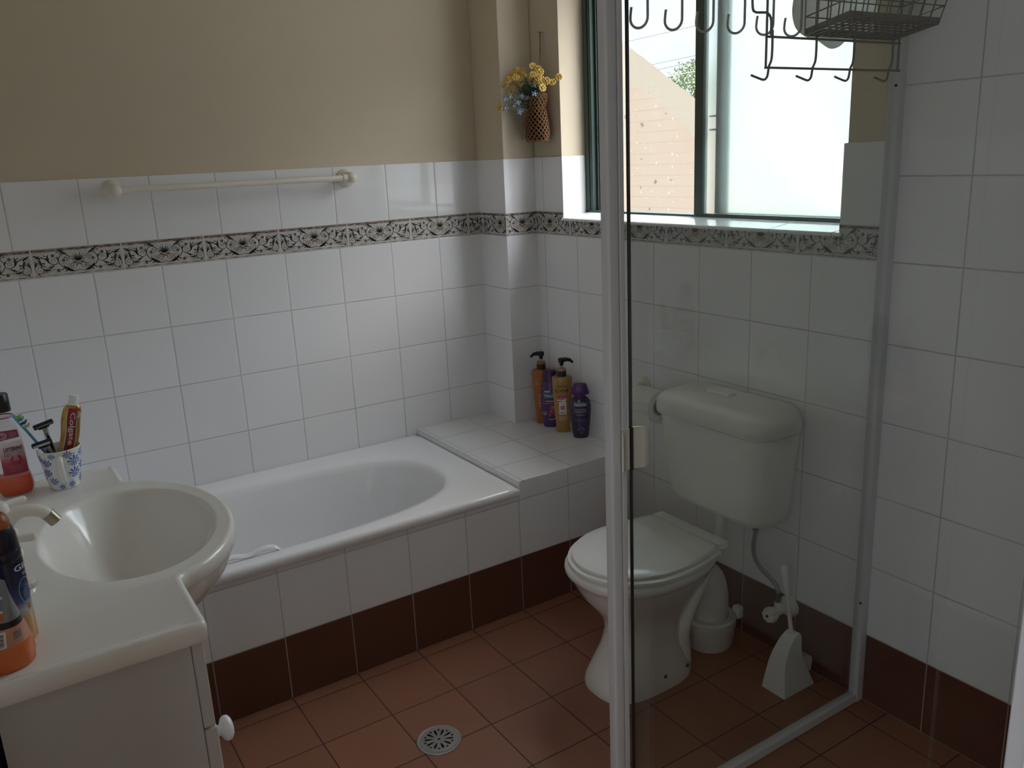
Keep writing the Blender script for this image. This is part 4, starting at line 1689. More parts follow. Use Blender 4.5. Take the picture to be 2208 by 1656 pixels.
def pump_bottle(loc, rz, col, label, hdg, ring_col, word_col, kind):
    t = thing('pump_bottle', label, 'bottle', loc, rz, 'hair care bottles on the tiled ledge')
    prof = [(0.0, 0.024), (0.002, 0.026), (0.03, 0.0275), (0.08, 0.031), (0.14, 0.035), (0.19, 0.0378), (0.208, 0.0384), (0.214, 0.037), (0.2175, 0.032), (0.219, 0.017)]
    rg, sf = bottle_fn(prof, 0.66, 2.7)
    mb = MB()
    mb.rings(rg(44))
    body = build('body', mb, col, t, world=False, smooth=50)
    pump(t, 0.2185, hdg, ring_col)
    mb = MB()
    lettering(mb, "L'ORÉAL", sf, -0.002, 0.1835, 0.0085, 0.046, 0, maxlen=0.006)
    lettering(mb, 'ELVIVE', sf, -0.002, 0.1655, 0.0135, 0.050, 1, bold=0.01, maxlen=0.006)
    build('brand_lettering', mb, word_col, t, world=False, smooth=0, recalc=False)
    if kind == 'gold':
        mb = MB()
        patch(mb, sf, -0.024, 0.020, 0.1395, 0.1475, 0.0005, 8, 1, 0)
        patch(mb, sf, -0.020, 0.008, 0.127, 0.131, 0.0005, 6, 1, 1)
        patch(mb, sf, -0.014, 0.014, 0.072, 0.122, 0.0005, 6, 4, 1)
        flat_shape(mb, [(0.0085 * cos(a * pi / 8), 0.099 + 0.0085 * sin(a * pi / 8)) for a in range(16)], sf, 0.0009, 0)
        flat_shape(mb, [(-0.007, 0.120), (0.010, 0.136), (0.014, 0.138), (0.012, 0.124)], sf, 0.0008, 1)
        flat_shape(mb, [(0.003 * cos(a * pi / 5), 0.099 + 0.003 * sin(a * pi / 5)) for a in range(10)], sf, 0.0012, 1)
        for v, w in ((0.081, 0.018), (0.077, 0.020)):
            patch(mb, sf, -w / 2, w / 2, v - 0.0008, v + 0.0008, 0.0009, 4, 1, 3)
        for v, w in ((0.062, 0.036), (0.056, 0.026), (0.050, 0.030)):
            patch(mb, sf, -w / 2, w / 2, v - 0.0007, v + 0.0007, 0.0007, 6, 1, 1)
        build('front_print', mb, [M_PINK, M_LWHITE, M_LBROWN, M_LDARK], t, world=False, smooth=0, recalc=False)
    else:
        mb = MB()
        patch(mb, sf, -0.024, 0.022, 0.145, 0.1475, 0.0005, 8, 1, 2)
        for v, w in ((0.137, 0.042), (0.131, 0.036)):
            patch(mb, sf, -w / 2, w / 2, v - 0.0012, v + 0.0012, 0.0007, 6, 1, 2)
        patch(mb, sf, -0.016, 0.016, 0.070, 0.121, 0.0005, 6, 4, 1)
        patch(mb, sf, -0.0145, 0.0145, 0.0715, 0.1195, 0.0008, 6, 4, 0)
        flat_shape(mb, [(-0.006, 0.073), (0.006, 0.073), (0.004, 0.095), (-0.001, 0.112), (-0.004, 0.095)], sf, 0.0011, 1)
        for v, w in ((0.060, 0.020), (0.054, 0.014)):
            patch(mb, sf, -w / 2, w / 2, v - 0.0007, v + 0.0007, 0.0007, 6, 1, 2)
        build('front_print', mb, [mat('amber print', (0.36, 0.17, 0.05), 0.4), M_LWHITE, mat('tan print', (0.42, 0.20, 0.08), 0.4)], t, world=False, smooth=0, recalc=False)


RZB = radians(-36)
pump_bottle((-0.048, -0.262, HZ), RZB + radians(8), M_ORANGE, 'orange pump bottle with black pump, furthest back on the ledge', radians(190), mat('orange collar', (0.30, 0.11, 0.03), 0.3), mat('peach print', (0.50, 0.27, 0.13), 0.4), 'orange')
pump_bottle((-0.055, -0.405, HZ), RZB, M_GOLD, 'gold pump bottle with black pump and pink stripe on the ledge', radians(2), mat('gold collar', (0.33, 0.22, 0.10), 0.3, metal=0.3), M_LDARK, 'gold')


def shower_gel_purple():
    t = thing('shower_gel_bottle', 'purple shower gel bottle with dark purple cap squeezed between the two pump bottles', 'bottle', (-0.052, -0.322, HZ), RZB, 'shower gel bottles on the tiled ledge')
    prof = smooth_prof([(0.0, 0.026), (0.004, 0.0285), (0.03, 0.032), (0.08, 0.0355), (0.12, 0.0355), (0.155, 0.032), (0.176, 0.0275), (0.180, 0.0265)], 4)
    rg, sf = bottle_fn(prof, 0.60, 2.3)
    mb = MB()
    mb.rings(rg(40))
    build('body', mb, M_PURPLE, t, world=False, smooth=60)
    mb = MB()
    mb.rings([[(a, b, z) for a, b in supell(h, h * 0.6, 2.3, 36)] for z, h in ((0.1805, 0.0262), (0.196, 0.0262), (0.198, 0.0245), (0.214, 0.0265), (0.222, 0.0255), (0.224, 0.021))])
    build('cap', mb, M_PURPLED, t, world=False, smooth=40)
    mb = MB()
    patch(mb, sf, -0.026, 0.026, 0.118, 0.1375, 0.0004, 8, 2, 0)
    patch(mb, sf, -0.024, 0.024, 0.100, 0.1125, 0.0004, 8, 2, 3)
    lettering(mb, 'Palmolive', sf, 0, 0.128, 0.0125, 0.046, 1, 0.0009, shear=0.2, maxlen=0.006)
    patch(mb, sf, -0.022, -0.002, 0.141, 0.147, 0.0005, 4, 1, 2)
    patch(mb, sf, -0.018, 0.018, 0.104, 0.1075, 0.0008, 6, 1, 2)
    patch(mb, sf, -0.030, 0.030, 0.0965, 0.0978, 0.0005, 8, 1, 2)
    # underwater print: coral branches and bubbles
    for x, y, r in ((0.006, 0.078, 0.010), (0.012, 0.060, 0.007), (-0.004, 0.052, 0.006)):
        flat_shape(mb, [(x + r * cos(a * pi / 7), y + 1.15 * r * sin(a * pi / 7)) for a in range(14)], sf, 0.0006 + r * 0.02, 4)
    for x, y, r in ((0.010, 0.082, 0.006), (0.0, 0.064, 0.004), (0.016, 0.050, 0.003)):
        flat_shape(mb, [(x + r * cos(a * pi / 6), y + r * sin(a * pi / 6)) for a in range(12)], sf, 0.0011, 5)
    for a0 in (60, 95, 130, 160):
        L = 0.016
        stroke(mb, sp2([(-0.020, 0.050), (-0.020 + 0.5 * L * cos(radians(a0)), 0.050 + 0.5 * L * sin(radians(a0)) + 0.001), (-0.020 + L * cos(radians(a0 + 12)), 0.050 + L * sin(radians(a0 + 12)))], 4), 0.0016, sf, 0.0007, 2)
    stroke(mb, sp2([(-0.010, 0.036), (0.0, 0.031), (0.012, 0.033), (0.018, 0.040)], 5), 0.003, sf, 0.0007, 2)
    build('front_label', mb, [M_TEAL, M_LWHITE, M_PALE, mat('plum print', (0.08, 0.02, 0.085), 0.4), M_CORAL, mat('rose print', (0.50, 0.25, 0.22), 0.4)], t, world=False, smooth=0, recalc=False)


shower_gel_purple()


def shower_gel_violet():
    t = thing('shower_gel_bottle', 'dark violet see-through shower gel bottle with flared purple cap, nearest on the ledge', 'bottle', (-0.0475, -0.5045, HZ), RZB, 'shower gel bottles on the tiled ledge')
    prof = smooth_prof([(0.0, 0.024), (0.004, 0.0275), (0.03, 0.032), (0.07, 0.0365), (0.11, 0.0392), (0.130, 0.0385), (0.147, 0.0335), (0.158, 0.022), (0.163, 0.014)], 4)
    rg, sf = bottle_fn(prof, 0.52, 2.2)
    mb = MB()
    mb.rings(rg(44))
    build('body', mb, M_VIOLET, t, world=False, smooth=60)
    mb = MB()
    mb.rings([[(a, b, z) for a, b in supell(h, h * k, 3.2, 36)] for z, h, k in ((0.158, 0.015, 0.8), (0.165, 0.020, 0.7), (0.169, 0.0335, 0.5), (0.172, 0.0348, 0.5), (0.186, 0.0300, 0.52), (0.202, 0.0245, 0.55), (0.2065, 0.0225, 0.5), (0.2045, 0.012, 0.5))])
    build('cap', mb, M_VCAP, t, world=False, smooth=40)
    mb = MB()
    patch(mb, sf, -0.0235, 0.0235, 0.1235, 0.1405, 0.0005, 8, 2, 0)
    lettering(mb, 'Palmolive', sf, 0, 0.1315, 0.0125, 0.045, 1, 0.0010, shear=0.2, maxlen=0.006)
    lettering(mb, 'AROMA', sf, 0, 0.1120, 0.0068, 0.043, 2, 0.0008, maxlen=0.006)
    lettering(mb, 'THERAPY', sf, 0, 0.1035, 0.0060, 0.044, 2, 0.0008, maxlen=0.006)
    lettering(mb, 'Anti-Stress', sf, 0, 0.0925, 0.0052, 0.031, 2, 0.0008, maxlen=0.006)
    lettering(mb, 'Shower Gel', sf, 0, 0.0745, 0.0038, 0.024, 3, 0.0008, maxlen=0.006)
    patch(mb, sf, -0.025, 0.025, 0.0988, 0.0994, 0.0008, 8, 1, 3)
    for v, w in ((0.070, 0.046), (0.066, 0.032)):
        patch(mb, sf, -w / 2, w / 2, v - 0.0005, v + 0.0005, 0.0008, 6, 1, 3)
    lettering(mb, '250 ml', sf, 0, 0.0585, 0.0036, 0.013, 3, 0.0008, maxlen=0.006)
    # flower print near the foot
    for k in range(7):
        a = pi * (0.1 + 0.8 * k / 6)
        flat_shape(mb, [(0.002 + 0.010 * cos(a) + 0.0045 * cos(b * pi / 4), 0.030 + 0.010 * sin(a) + 0.0045 * sin(b * pi / 4)) for b in range(8)], sf, 0.0006, 4)
    flat_shape(mb, [(0.002 + 0.006 * cos(b * pi / 5), 0.022 + 0.006 * sin(b * pi / 5)) for b in range(10)], sf, 0.0009, 5)
    build('front_label', mb, [M_TEAL, M_LWHITE, M_PALE, mat('dim lilac print', (0.20, 0.17, 0.27), 0.4), mat('violet print', (0.10, 0.07, 0.19), 0.4), mat('olive print', (0.10, 0.08, 0.04), 0.4)], t, world=False, smooth=0, recalc=False)


shower_gel_violet()

# ================================================================== things on the vanity
DZ = VZ - 0.0026


def mug():
    loc = (-1.752, -0.818, DZ)
    t = thing('mug', 'white mug with blue flower pattern holding the toothpaste and razors', 'mug', loc, radians(-6))
    H, r0, r1 = 0.094, 0.0305, 0.0455

    def rad(z):
        return r0 + (r1 - r0) * (max(0, min(1, z / H)) ** 0.9)
    mb = MB()
    pr = [(0.0, 0.0), (r0 - 0.002, 0.0), (r0, 0.002)] + [(rad(H * k / 10), H * k / 10) for k in range(1, 10)] + [(r1, H - 0.001), (r1 - 0.0012, H), (r1 - 0.003, H - 0.001)]
    pr += [(rad(H * k / 10) - 0.003, H * k / 10) for k in range(9, 0, -1)] + [(r0 - 0.004, 0.006), (0.0, 0.006)]
    mb.lathe(pr, (0, 0, 0), 56, cap0=False, cap1=False)
    M_MUG = mat('white glazed mug', (0.82, 0.82, 0.81), 0.12, coat=0.4)
    build('cup', mb, M_MUG, t, world=False, smooth=50)
    mb = MB()
    path = spline([(0, -0.0415, 0.080), (0, -0.056, 0.081), (0, -0.0655, 0.070), (0, -0.065, 0.052), (0, -0.056, 0.034), (0, -0.042, 0.022), (0, -0.033, 0.018)], 6)
    rs = []
    for i, p in enumerate(path):
        a, b = Vector(path[max(0, i - 1)]), Vector(path[min(len(path) - 1, i + 1)])
        d = (b - a).normalized()
        s = Vector((1, 0, 0))
        q = d.cross(s)
        rs.append([tuple(Vector(p) + s * 0.0068 * cos(2 * pi * k / 16) + q * 0.0036 * sin(2 * pi * k / 16)) for k in range(16)])
    mb.rings(rs)
    build('handle', mb, M_MUG, t, world=False, smooth=60)

    def sf(u, v, off):
        R_ = rad(v)
        a = -pi / 2 + u / 0.038
        return ((R_ + off) * cos(a), (R_ + off) * sin(a), v)
    mb = MB()

    def petal(x, y, ang, L, w, mi):
        pts = []
        for k in range(12):
            tt = 2 * pi * k / 12
            px = L * 0.55 + L * 0.45 * cos(tt)
            py = w * sin(tt) * (0.6 + 0.4 * cos(tt))
            pts.append((x + px * cos(ang) - py * sin(ang), y + px * sin(ang) + py * cos(ang)))
        flat_shape(mb, pts, sf, 0.0004, mi)

    def flower(x, y, s, mi=0):
        for a in (90, 50, 130, 12, 168):
            petal(x, y, radians(a), 0.0125 * s, 0.0026 * s, mi)
        for a in (-90, -55, -125):
            petal(x, y, radians(a), 0.009 * s, 0.0020 * s, 1)
        for a in (-150, -30):
            stroke(mb, sp2([(x, y), (x + 0.007 * s * cos(radians(a)), y + 0.006 * s * sin(radians(a))), (x + 0.0105 * s * cos(radians(a + 40)), y + 0.0085 * s * sin(radians(a + 30)))], 4), 0.0013 * s, sf, 0.0004, mi)
        for dx, dy in ((-0.009, -0.003), (0.009, -0.003), (0, 0.015)):
            flat_shape(mb, [(x + dx * s + 0.0013 * s * cos(b * pi / 3), y + dy * s + 0.0013 * s * sin(b * pi / 3)) for b in range(6)], sf, 0.0004, mi)
    for x, y, s in ((0.027, 0.064, 1.25), (0.027, 0.036, 1.25), (-0.027, 0.067, 0.95), (-0.032, 0.043, 1.0), (-0.022, 0.022, 0.9), (0.049, 0.078, 1.0), (0.052, 0.049, 1.1), (0.049, 0.018, 1.0),
                    (0.014, 0.082, 0.8), (-0.046, 0.076, 1.0), (-0.051, 0.030, 1.0), (0.018, 0.010, 0.75), (-0.006, 0.008, 0.6), (-0.014, 0.083, 0.6)):
        flower(x, y, s)
    build('blue_flower_print', mb, [mat('cobalt print', (0.10, 0.17, 0.46), 0.25), mat('light cobalt print', (0.20, 0.28, 0.56), 0.25)], t, world=False, smooth=0, recalc=False)


mug()


def frame_from(p0, p1, face):
    """matrix whose local z runs p0->p1 and local -y looks towards 'face'"""
    z = (Vector(p1) - Vector(p0)).normalized()
    f = Vector(face)
    y = -(f - z * f.dot(z)).normalized()
    x = y.cross(z)
    m = Matrix((x, y, z)).transposed().to_4x4()
    m.translation = Vector(p0)
    return m


def set_frame(o, m):
    o.location = m.translation
    o.rotation_euler = m.to_3x3().to_euler()


def toothpaste():
    t = thing('toothpaste_tube', 'gold toothpaste tube with red panel standing cap up in the mug', 'toothpaste')
    p1, p0 = Vector((-1.7015, -0.813, 1.0135)), Vector((-1.7545, -0.828, 0.824))
    p1b = p0 + (p1 - p0)
    set_frame(t, frame_from(p0, p1b, (-0.10, -2.07, 0.35)))
    L = (p1 - p0).length

    def half(z):
        # (half width, half depth)
        f = z / (L - 0.022)
        wob = 0.0012 * sin(z * 120)
        return 0.0190 + 0.0008 * sin(z * 60) + (0.0020 if f < 0.3 else 0), 0.0016 + 0.0105 * max(0, f) ** 0.8 + 0.3 * wob
    zs = [0.0, 0.004] + [0.010 + (L - 0.044) * k / 16 for k in range(17)] + [L - 0.027, L - 0.0225]
    rs = []
    for z in zs:
        hx, hy = half(z)
        if z > L - 0.030:
            hx, hy = 0.0165, 0.0128
        if z > L - 0.0240:
            hx, hy = 0.0125, 0.0115
        sw = 0.0012 * sin(z * 75)
        rs.append([(a + sw, b, z) for a, b in supell(hx, hy, 2.0, 32)])
    mb = MB()
    mb.rings(rs)
    build('tube', mb, mat('gold foil tube', (0.50, 0.30, 0.09), 0.25, metal=0.7, bump=0.5, bscale=60), t, world=False, smooth=60)

    def sf(u, v, off):
        hx, hy = half(v)
        sw = 0.0012 * sin(v * 75)
        tt = min(0.97, abs(u) / hx)
        return (u + sw, -hy * sqrt(1 - tt * tt) - off, v)
    mb = MB()
    patch(mb, sf, -0.0075, 0.0105, 0.03, L - 0.030, 0.0005, 4, 14, 0)
    patch(mb, sf, -0.0095, -0.0078, 0.03, L - 0.034, 0.0005, 1, 14, 2)
    patch(mb, sf, 0.0108, 0.0122, 0.03, L - 0.034, 0.0005, 1, 14, 2)
    lettering(mb, 'Colgate', sf, 0.0015, L - 0.076, 0.0135, 0.074, 1, 0.0011, bold=0.012, rot=-pi / 2, maxlen=0.006)
    stroke(mb, sp2([(0.0130, L - 0.036), (0.0160, L - 0.043), (0.0135, L - 0.051)], 4), 0.0042, sf, 0.0006, 2)
    build('front_print', mb, [mat('toothpaste red', (0.33, 0.018, 0.022), 0.3), M_LWHITE, mat('silver print', (0.55, 0.53, 0.48), 0.3, metal=0.5)], t, world=False, smooth=0, recalc=False)
    mb = MB()
    n = 40
    pr = []
    for h, r in ((L - 0.0228, 0.0128), (L - 0.0205, 0.0128), (L - 0.020, 0.0108), (L - 0.004, 0.0104), (L - 0.001, 0.0095), (L, 0.006)):
        rr = [r * (1 + (0.035 * (k % 2) if 0.0085 < r < 0.0095 else 0)) for k in range(n)]
        pr.append([(rr[k] * cos(2 * pi * k / n), rr[k] * sin(2 * pi * k / n), h) for k in range(n)])
    mb.rings(pr)
    build('cap', mb, M_WHITEP, t, world=False, smooth=40)


toothpaste()
M_NAVY = mat('navy razor plastic', (0.012, 0.014, 0.045), 0.35)


def razor(name_label, tip, base, face, head_tilt):
    t = thing('razor', name_label, 'razor', group='razors in the mug')
    set_frame(t, frame_from(base, tip, face))
    L = (Vector(tip) - Vector(base)).length
    mb = MB()
    path = spline([(0, 0.000, 0.0), (0, 0.001, L * 0.3), (0, 0.002, L * 0.6), (0, 0.000, L * 0.85), (0, -0.003, L - 0.008)], 5)
    rs = []
    for i, p in enumerate(path):
        tt = i / (len(path) - 1)
        hx = 0.0042 + 0.0030 * sin(pi * min(1, tt * 1.15)) ** 2 * (tt > 0.3) + (0.0035 * max(0, tt - 0.8) / 0.2)
        rs.append([(a + p[0], b + p[1], p[2]) for a, b in supell(hx, 0.0042, 2.4, 18)])
    mb.rings(rs)
    build('handle', mb, mat('silver razor handle', (0.62, 0.62, 0.62), 0.18, metal=0.9), t, world=False, smooth=60)
    mb = MB()
    gp = [(0.0046 * sin(pi * k / 10) * (0.5 + 0.6 * k / 10), L * 0.50 + L * 0.36 * k / 10) for k in range(11)]
    out = [(a, b) for a, b in gp] + [(-a, b) for a, b in reversed(gp[1:-1])]
    mb.prism([(a, b) for a, b in out], -0.0056, -0.003, 'xz')
    build('rubber_grip', mb, M_BLACK, t, world=False)
    # head
    hb = MB()
    hb.prism([(-0.0050, -0.004), (0.0035, -0.006), (0.0055, -0.002), (0.0045, 0.004), (-0.0045, 0.0045)], -0.0205, 0.0205, 'yz')
    mt = Matrix.Translation((0, -0.004, L)) @ Matrix.Rotation(head_tilt, 4, 'X')
    hb.xform(mt)
    hd = build('blade_head', hb, M_NAVY, t, world=False, bevel=0.0012)
    lug = MB()
    lug.prism([(-0.0035, -0.012), (0.0035, -0.012), (0.006, -0.004), (-0.006, -0.004)], -0.011, 0.011, 'yz')
    lug.xform(mt)
    build('pivot', lug, M_BLACK, t, world=False, bevel=0.001)
    bb = MB()
    for k in range(3):
        z = -0.0022 + 0.0020 * k
        bb.box(-0.0175, 0.0175, -0.0058, -0.0045, z, z + 0.0014)
    bb.xform(mt)
    bd = build('blades', bb, M_CHROME, hd, world=False, smooth=0)


razor('razor with dark head raised highest in the mug, left of the toothpaste', (-1.774, -0.822, 0.962), (-1.752, -0.806, 0.818), (0.5, -2.0, -0.4), radians(35))
razor('razor with pale blade face lying low over the mug rim', (-1.783, -0.846, 0.928), (-1.745, -0.806, 0.822), (-0.3, -1.0, 0.1), radians(10))


def toothbrush():
    t = thing('toothbrush', 'light blue toothbrush with green and white bristles leaning left out of the mug', 'toothbrush')
    p0, p1 = Vector((-1.745, -0.800, 0.822)), Vector((-1.825, -0.824, 0.992))
    set_frame(t, frame_from(p0, p1, (1.0, -0.5, 0.6)))
    L = (p1 - p0).length
    mb = MB()
    rs = []
    for k in range(22):
        tt = k / 21
        z = L * tt
        hx = 0.0050 - 0.0022 * min(1, tt * 1.3) if tt < 0.80 else 0.0028 + 0.0030 * min(1, (tt - 0.80) / 0.06)
        if tt > 0.97:
            hx *= 0.6
        rs.append([(a, b, z) for a, b in supell(hx, 0.0028, 2.2, 16)])
    mb.rings(rs)
    build('handle', mb, mat('blue toothbrush plastic', (0.10, 0.36, 0.56), 0.25), t, world=False, smooth=60)
    cols = [mat('white bristles', (0.70, 0.75, 0.74), 0.7), mat('green bristles', (0.28, 0.48, 0.12), 0.7), mat('navy bristles', (0.02, 0.03, 0.14), 0.6), mat('teal bristles', (0.06, 0.30, 0.32), 0.6)]
    seq = [1, 0, 2, 0, 3, 1]
    for k, c in enumerate(seq):
        mb = MB()
        z0 = L * 0.82 + k * 0.0050
        for j in range(4):
            x = -0.0039 + 0.0026 * j
            mb.tube([(x, -0.002, z0), (x * 1.1, -0.0135 + 0.001 * (k % 2), z0 + 0.0005)], 0.0016, 7)
            mb.tube([(x, -0.002, z0 + 0.0025), (x * 1.1, -0.013, z0 + 0.0030)], 0.0016, 7)
        b = build('bristles', mb, cols[c], t, world=False)
        b['kind'] = 'stuff'


toothbrush()


def mouthwash():
    t = thing('mouthwash_bottle', 'clear bottle of orange-red mouthwash with black cap on the basin top', 'bottle', (-1.8465, -0.792, DZ), radians(2))
    prof = [(0.0, 0.026), (0.002, 0.030), (0.010, 0.0352), (0.026, 0.0368), (0.042, 0.0345), (0.048, 0.0325), (0.075, 0.0318), (0.105, 0.0305), (0.125, 0.0285), (0.142, 0.0262), (0.158, 0.0235), (0.169, 0.020), (0.175, 0.0175), (0.188, 0.0165), (0.190, 0.0165)]
    pr = smooth_prof(prof, 4)
    rg, sf = bottle_fn(pr, 0.74, 2.8)
    mb = MB()
    mb.rings(rg(44))
    M_BOT = glass_mat('clear bottle', (0.93, 0.90, 0.90), 1.2)
    build('bottle_body', mb, M_BOT, t, world=False, smooth=60)
    # liquid
    lq = [(z, h - 0.0018) for z, h in pr if 0.001 < z < 0.044]
    rg2, _ = bottle_fn(lq, 0.73, 2.8)
    m, tt, b = principled('orange mouthwash')
    b.inputs['Base Color'].default_value = (0.86, 0.12, 0.035, 1)
    b.inputs['Roughness'].default_value = 0.12
    b.inputs['Subsurface Weight'].default_value = 0.5
    b.inputs['Subsurface Radius'].default_value = (1, 0.35, 0.2)
    b.inputs['Subsurface Scale'].default_value = 0.02
    mb = MB()
    mb.rings(rg2(44))
    build('mouthwash', mb, m, t, world=False, smooth=60, label='orange-red liquid')
    mb = MB()
    mb.lathe([(0.0, 0.190), (0.0205, 0.190), (0.0205, 0.193), (0.0196, 0.226), (0.0180, 0.2285), (0.0, 0.2285)], (0, 0, 0), 40, cap0=False, cap1=False)
    build('cap', mb, M_BLACK, t, world=False)
    mb = MB()
    mb.lathe([(0.0215, 0.1765), (0.0222, 0.178), (0.0215, 0.1795)], (0, 0, 0), 40, cap0=False, cap1=False)
    build('neck_band', mb, mat('mauve neck band', (0.26, 0.07, 0.14), 0.3), t, world=False, label='mauve neck band')
    # printed label, fading from white to red towards the foot
    m, tt, b = principled('mouthwash label')
    tcn = tt.nodes.new('ShaderNodeTexCoord')
    sp = tt.nodes.new('ShaderNodeSeparateXYZ')
    tt.links.new(tcn.outputs['Object'], sp.inputs[0])
    mr = tt.nodes.new('ShaderNodeMapRange')
    mr.inputs['From Min'].default_value = 0.045
    mr.inputs['From Max'].default_value = 0.118
    tt.links.new(sp.outputs['Z'], mr.inputs['Value'])
    rr = tt.nodes.new('ShaderNodeValToRGB')
    rr.color_ramp.elements[0].color = (0.30, 0.010, 0.035, 1)
    rr.color_ramp.elements[1].color = (0.74, 0.66, 0.68, 1)
    e = rr.color_ramp.elements.new(0.45)
    e.color = (0.42, 0.05, 0.09, 1)
    tt.links.new(mr.outputs[0], rr.inputs['Fac'])
    tt.links.new(rr.outputs['Color'], b.inputs['Base Color'])
    b.inputs['Roughness'].default_value = 0.3
    mb = MB()
    flat = lambda u, v, o: sf(u, v, o)
    mb.grid(lambda a, c: sf(-0.0195 + 0.0485 * a, 0.050 + 0.074 * c, 0.0004), 12, 10)
    build('front_label', mb, m, t, world=False, smooth=60, recalc=False)
    mb = MB()
    lettering(mb, 'LISTERINE', sf, 0.0075, 0.1075, 0.0090, 0.037, 0, 0.0010, bold=0.03, maxlen=0.006)
    lettering(mb, 'SMART RINSE', sf, 0.0075, 0.0965, 0.0080, 0.038, 0, 0.0010, bold=0.03, shear=0.25, maxlen=0.006)
    lettering(mb, 'SMART RINSE', sf, 0.0075, 0.0965, 0.0062, 0.0355, 1, 0.0014, bold=0.0, shear=0.25, maxlen=0.006)
    ring = [(0.001 + 0.0092 * cos(radians(a)), 0.0835 + 0.0092 * sin(radians(a))) for a in range(-30, 211, 12)]
    ring = [(x, 0.0835 - (y - 0.0835)) for x, y in ring]
    stroke(mb, [(0.0095 + 0.0085 * cos(radians(a)), 0.0825 + 0.0085 * sin(radians(a))) for a in range(120, 421, 12) if not (255 < a < 285)], 0.0044, sf, 0.0008, 2)
    for v, w in ((0.069, 0.030), (0.065, 0.024), (0.061, 0.028), (0.057, 0.018)):
        patch(mb, sf, 0.006 - w / 2, 0.006 + w / 2, v - 0.0005, v + 0.0005, 0.0008, 6, 1, 3)
    build('label_lettering', mb, [M_LDARK, M_LWHITE, mat('red ring print', (0.33, 0.03, 0.06), 0.4), mat('pale red print', (0.45, 0.16, 0.18), 0.4)], t, world=False, smooth=0, recalc=False)
    mb = MB()
    flat_shape(mb, [(-0.0185, 0.128), (0.024, 0.130), (0.0225, 0.147), (-0.015, 0.150), (-0.0185, 0.145)], sf, 0.0006, 0)
    flat_shape(mb, [(-0.008 + 0.0085 * cos(a * pi / 9), 0.139 + 0.0085 * sin(a * pi / 9)) for a in range(18)], sf, 0.0010, 1)
    lettering(mb, '6+', sf, -0.008, 0.1380, 0.0062, 0.0095, 2, 0.0015, bold=0.02, maxlen=0.006)
    for v, w in ((0.1425, 0.012), (0.1385, 0.014), (0.1345, 0.010)):
        patch(mb, sf, 0.006, 0.006 + w, v - 0.0006, v + 0.0006, 0.0009, 3, 1, 1)
    build('age_sticker', mb, [mat('raspberry sticker', (0.40, 0.06, 0.15), 0.35), mat('rose sticker', (0.55, 0.26, 0.34), 0.35), M_LDARK], t, world=False, smooth=0, recalc=False)


mouthwash()


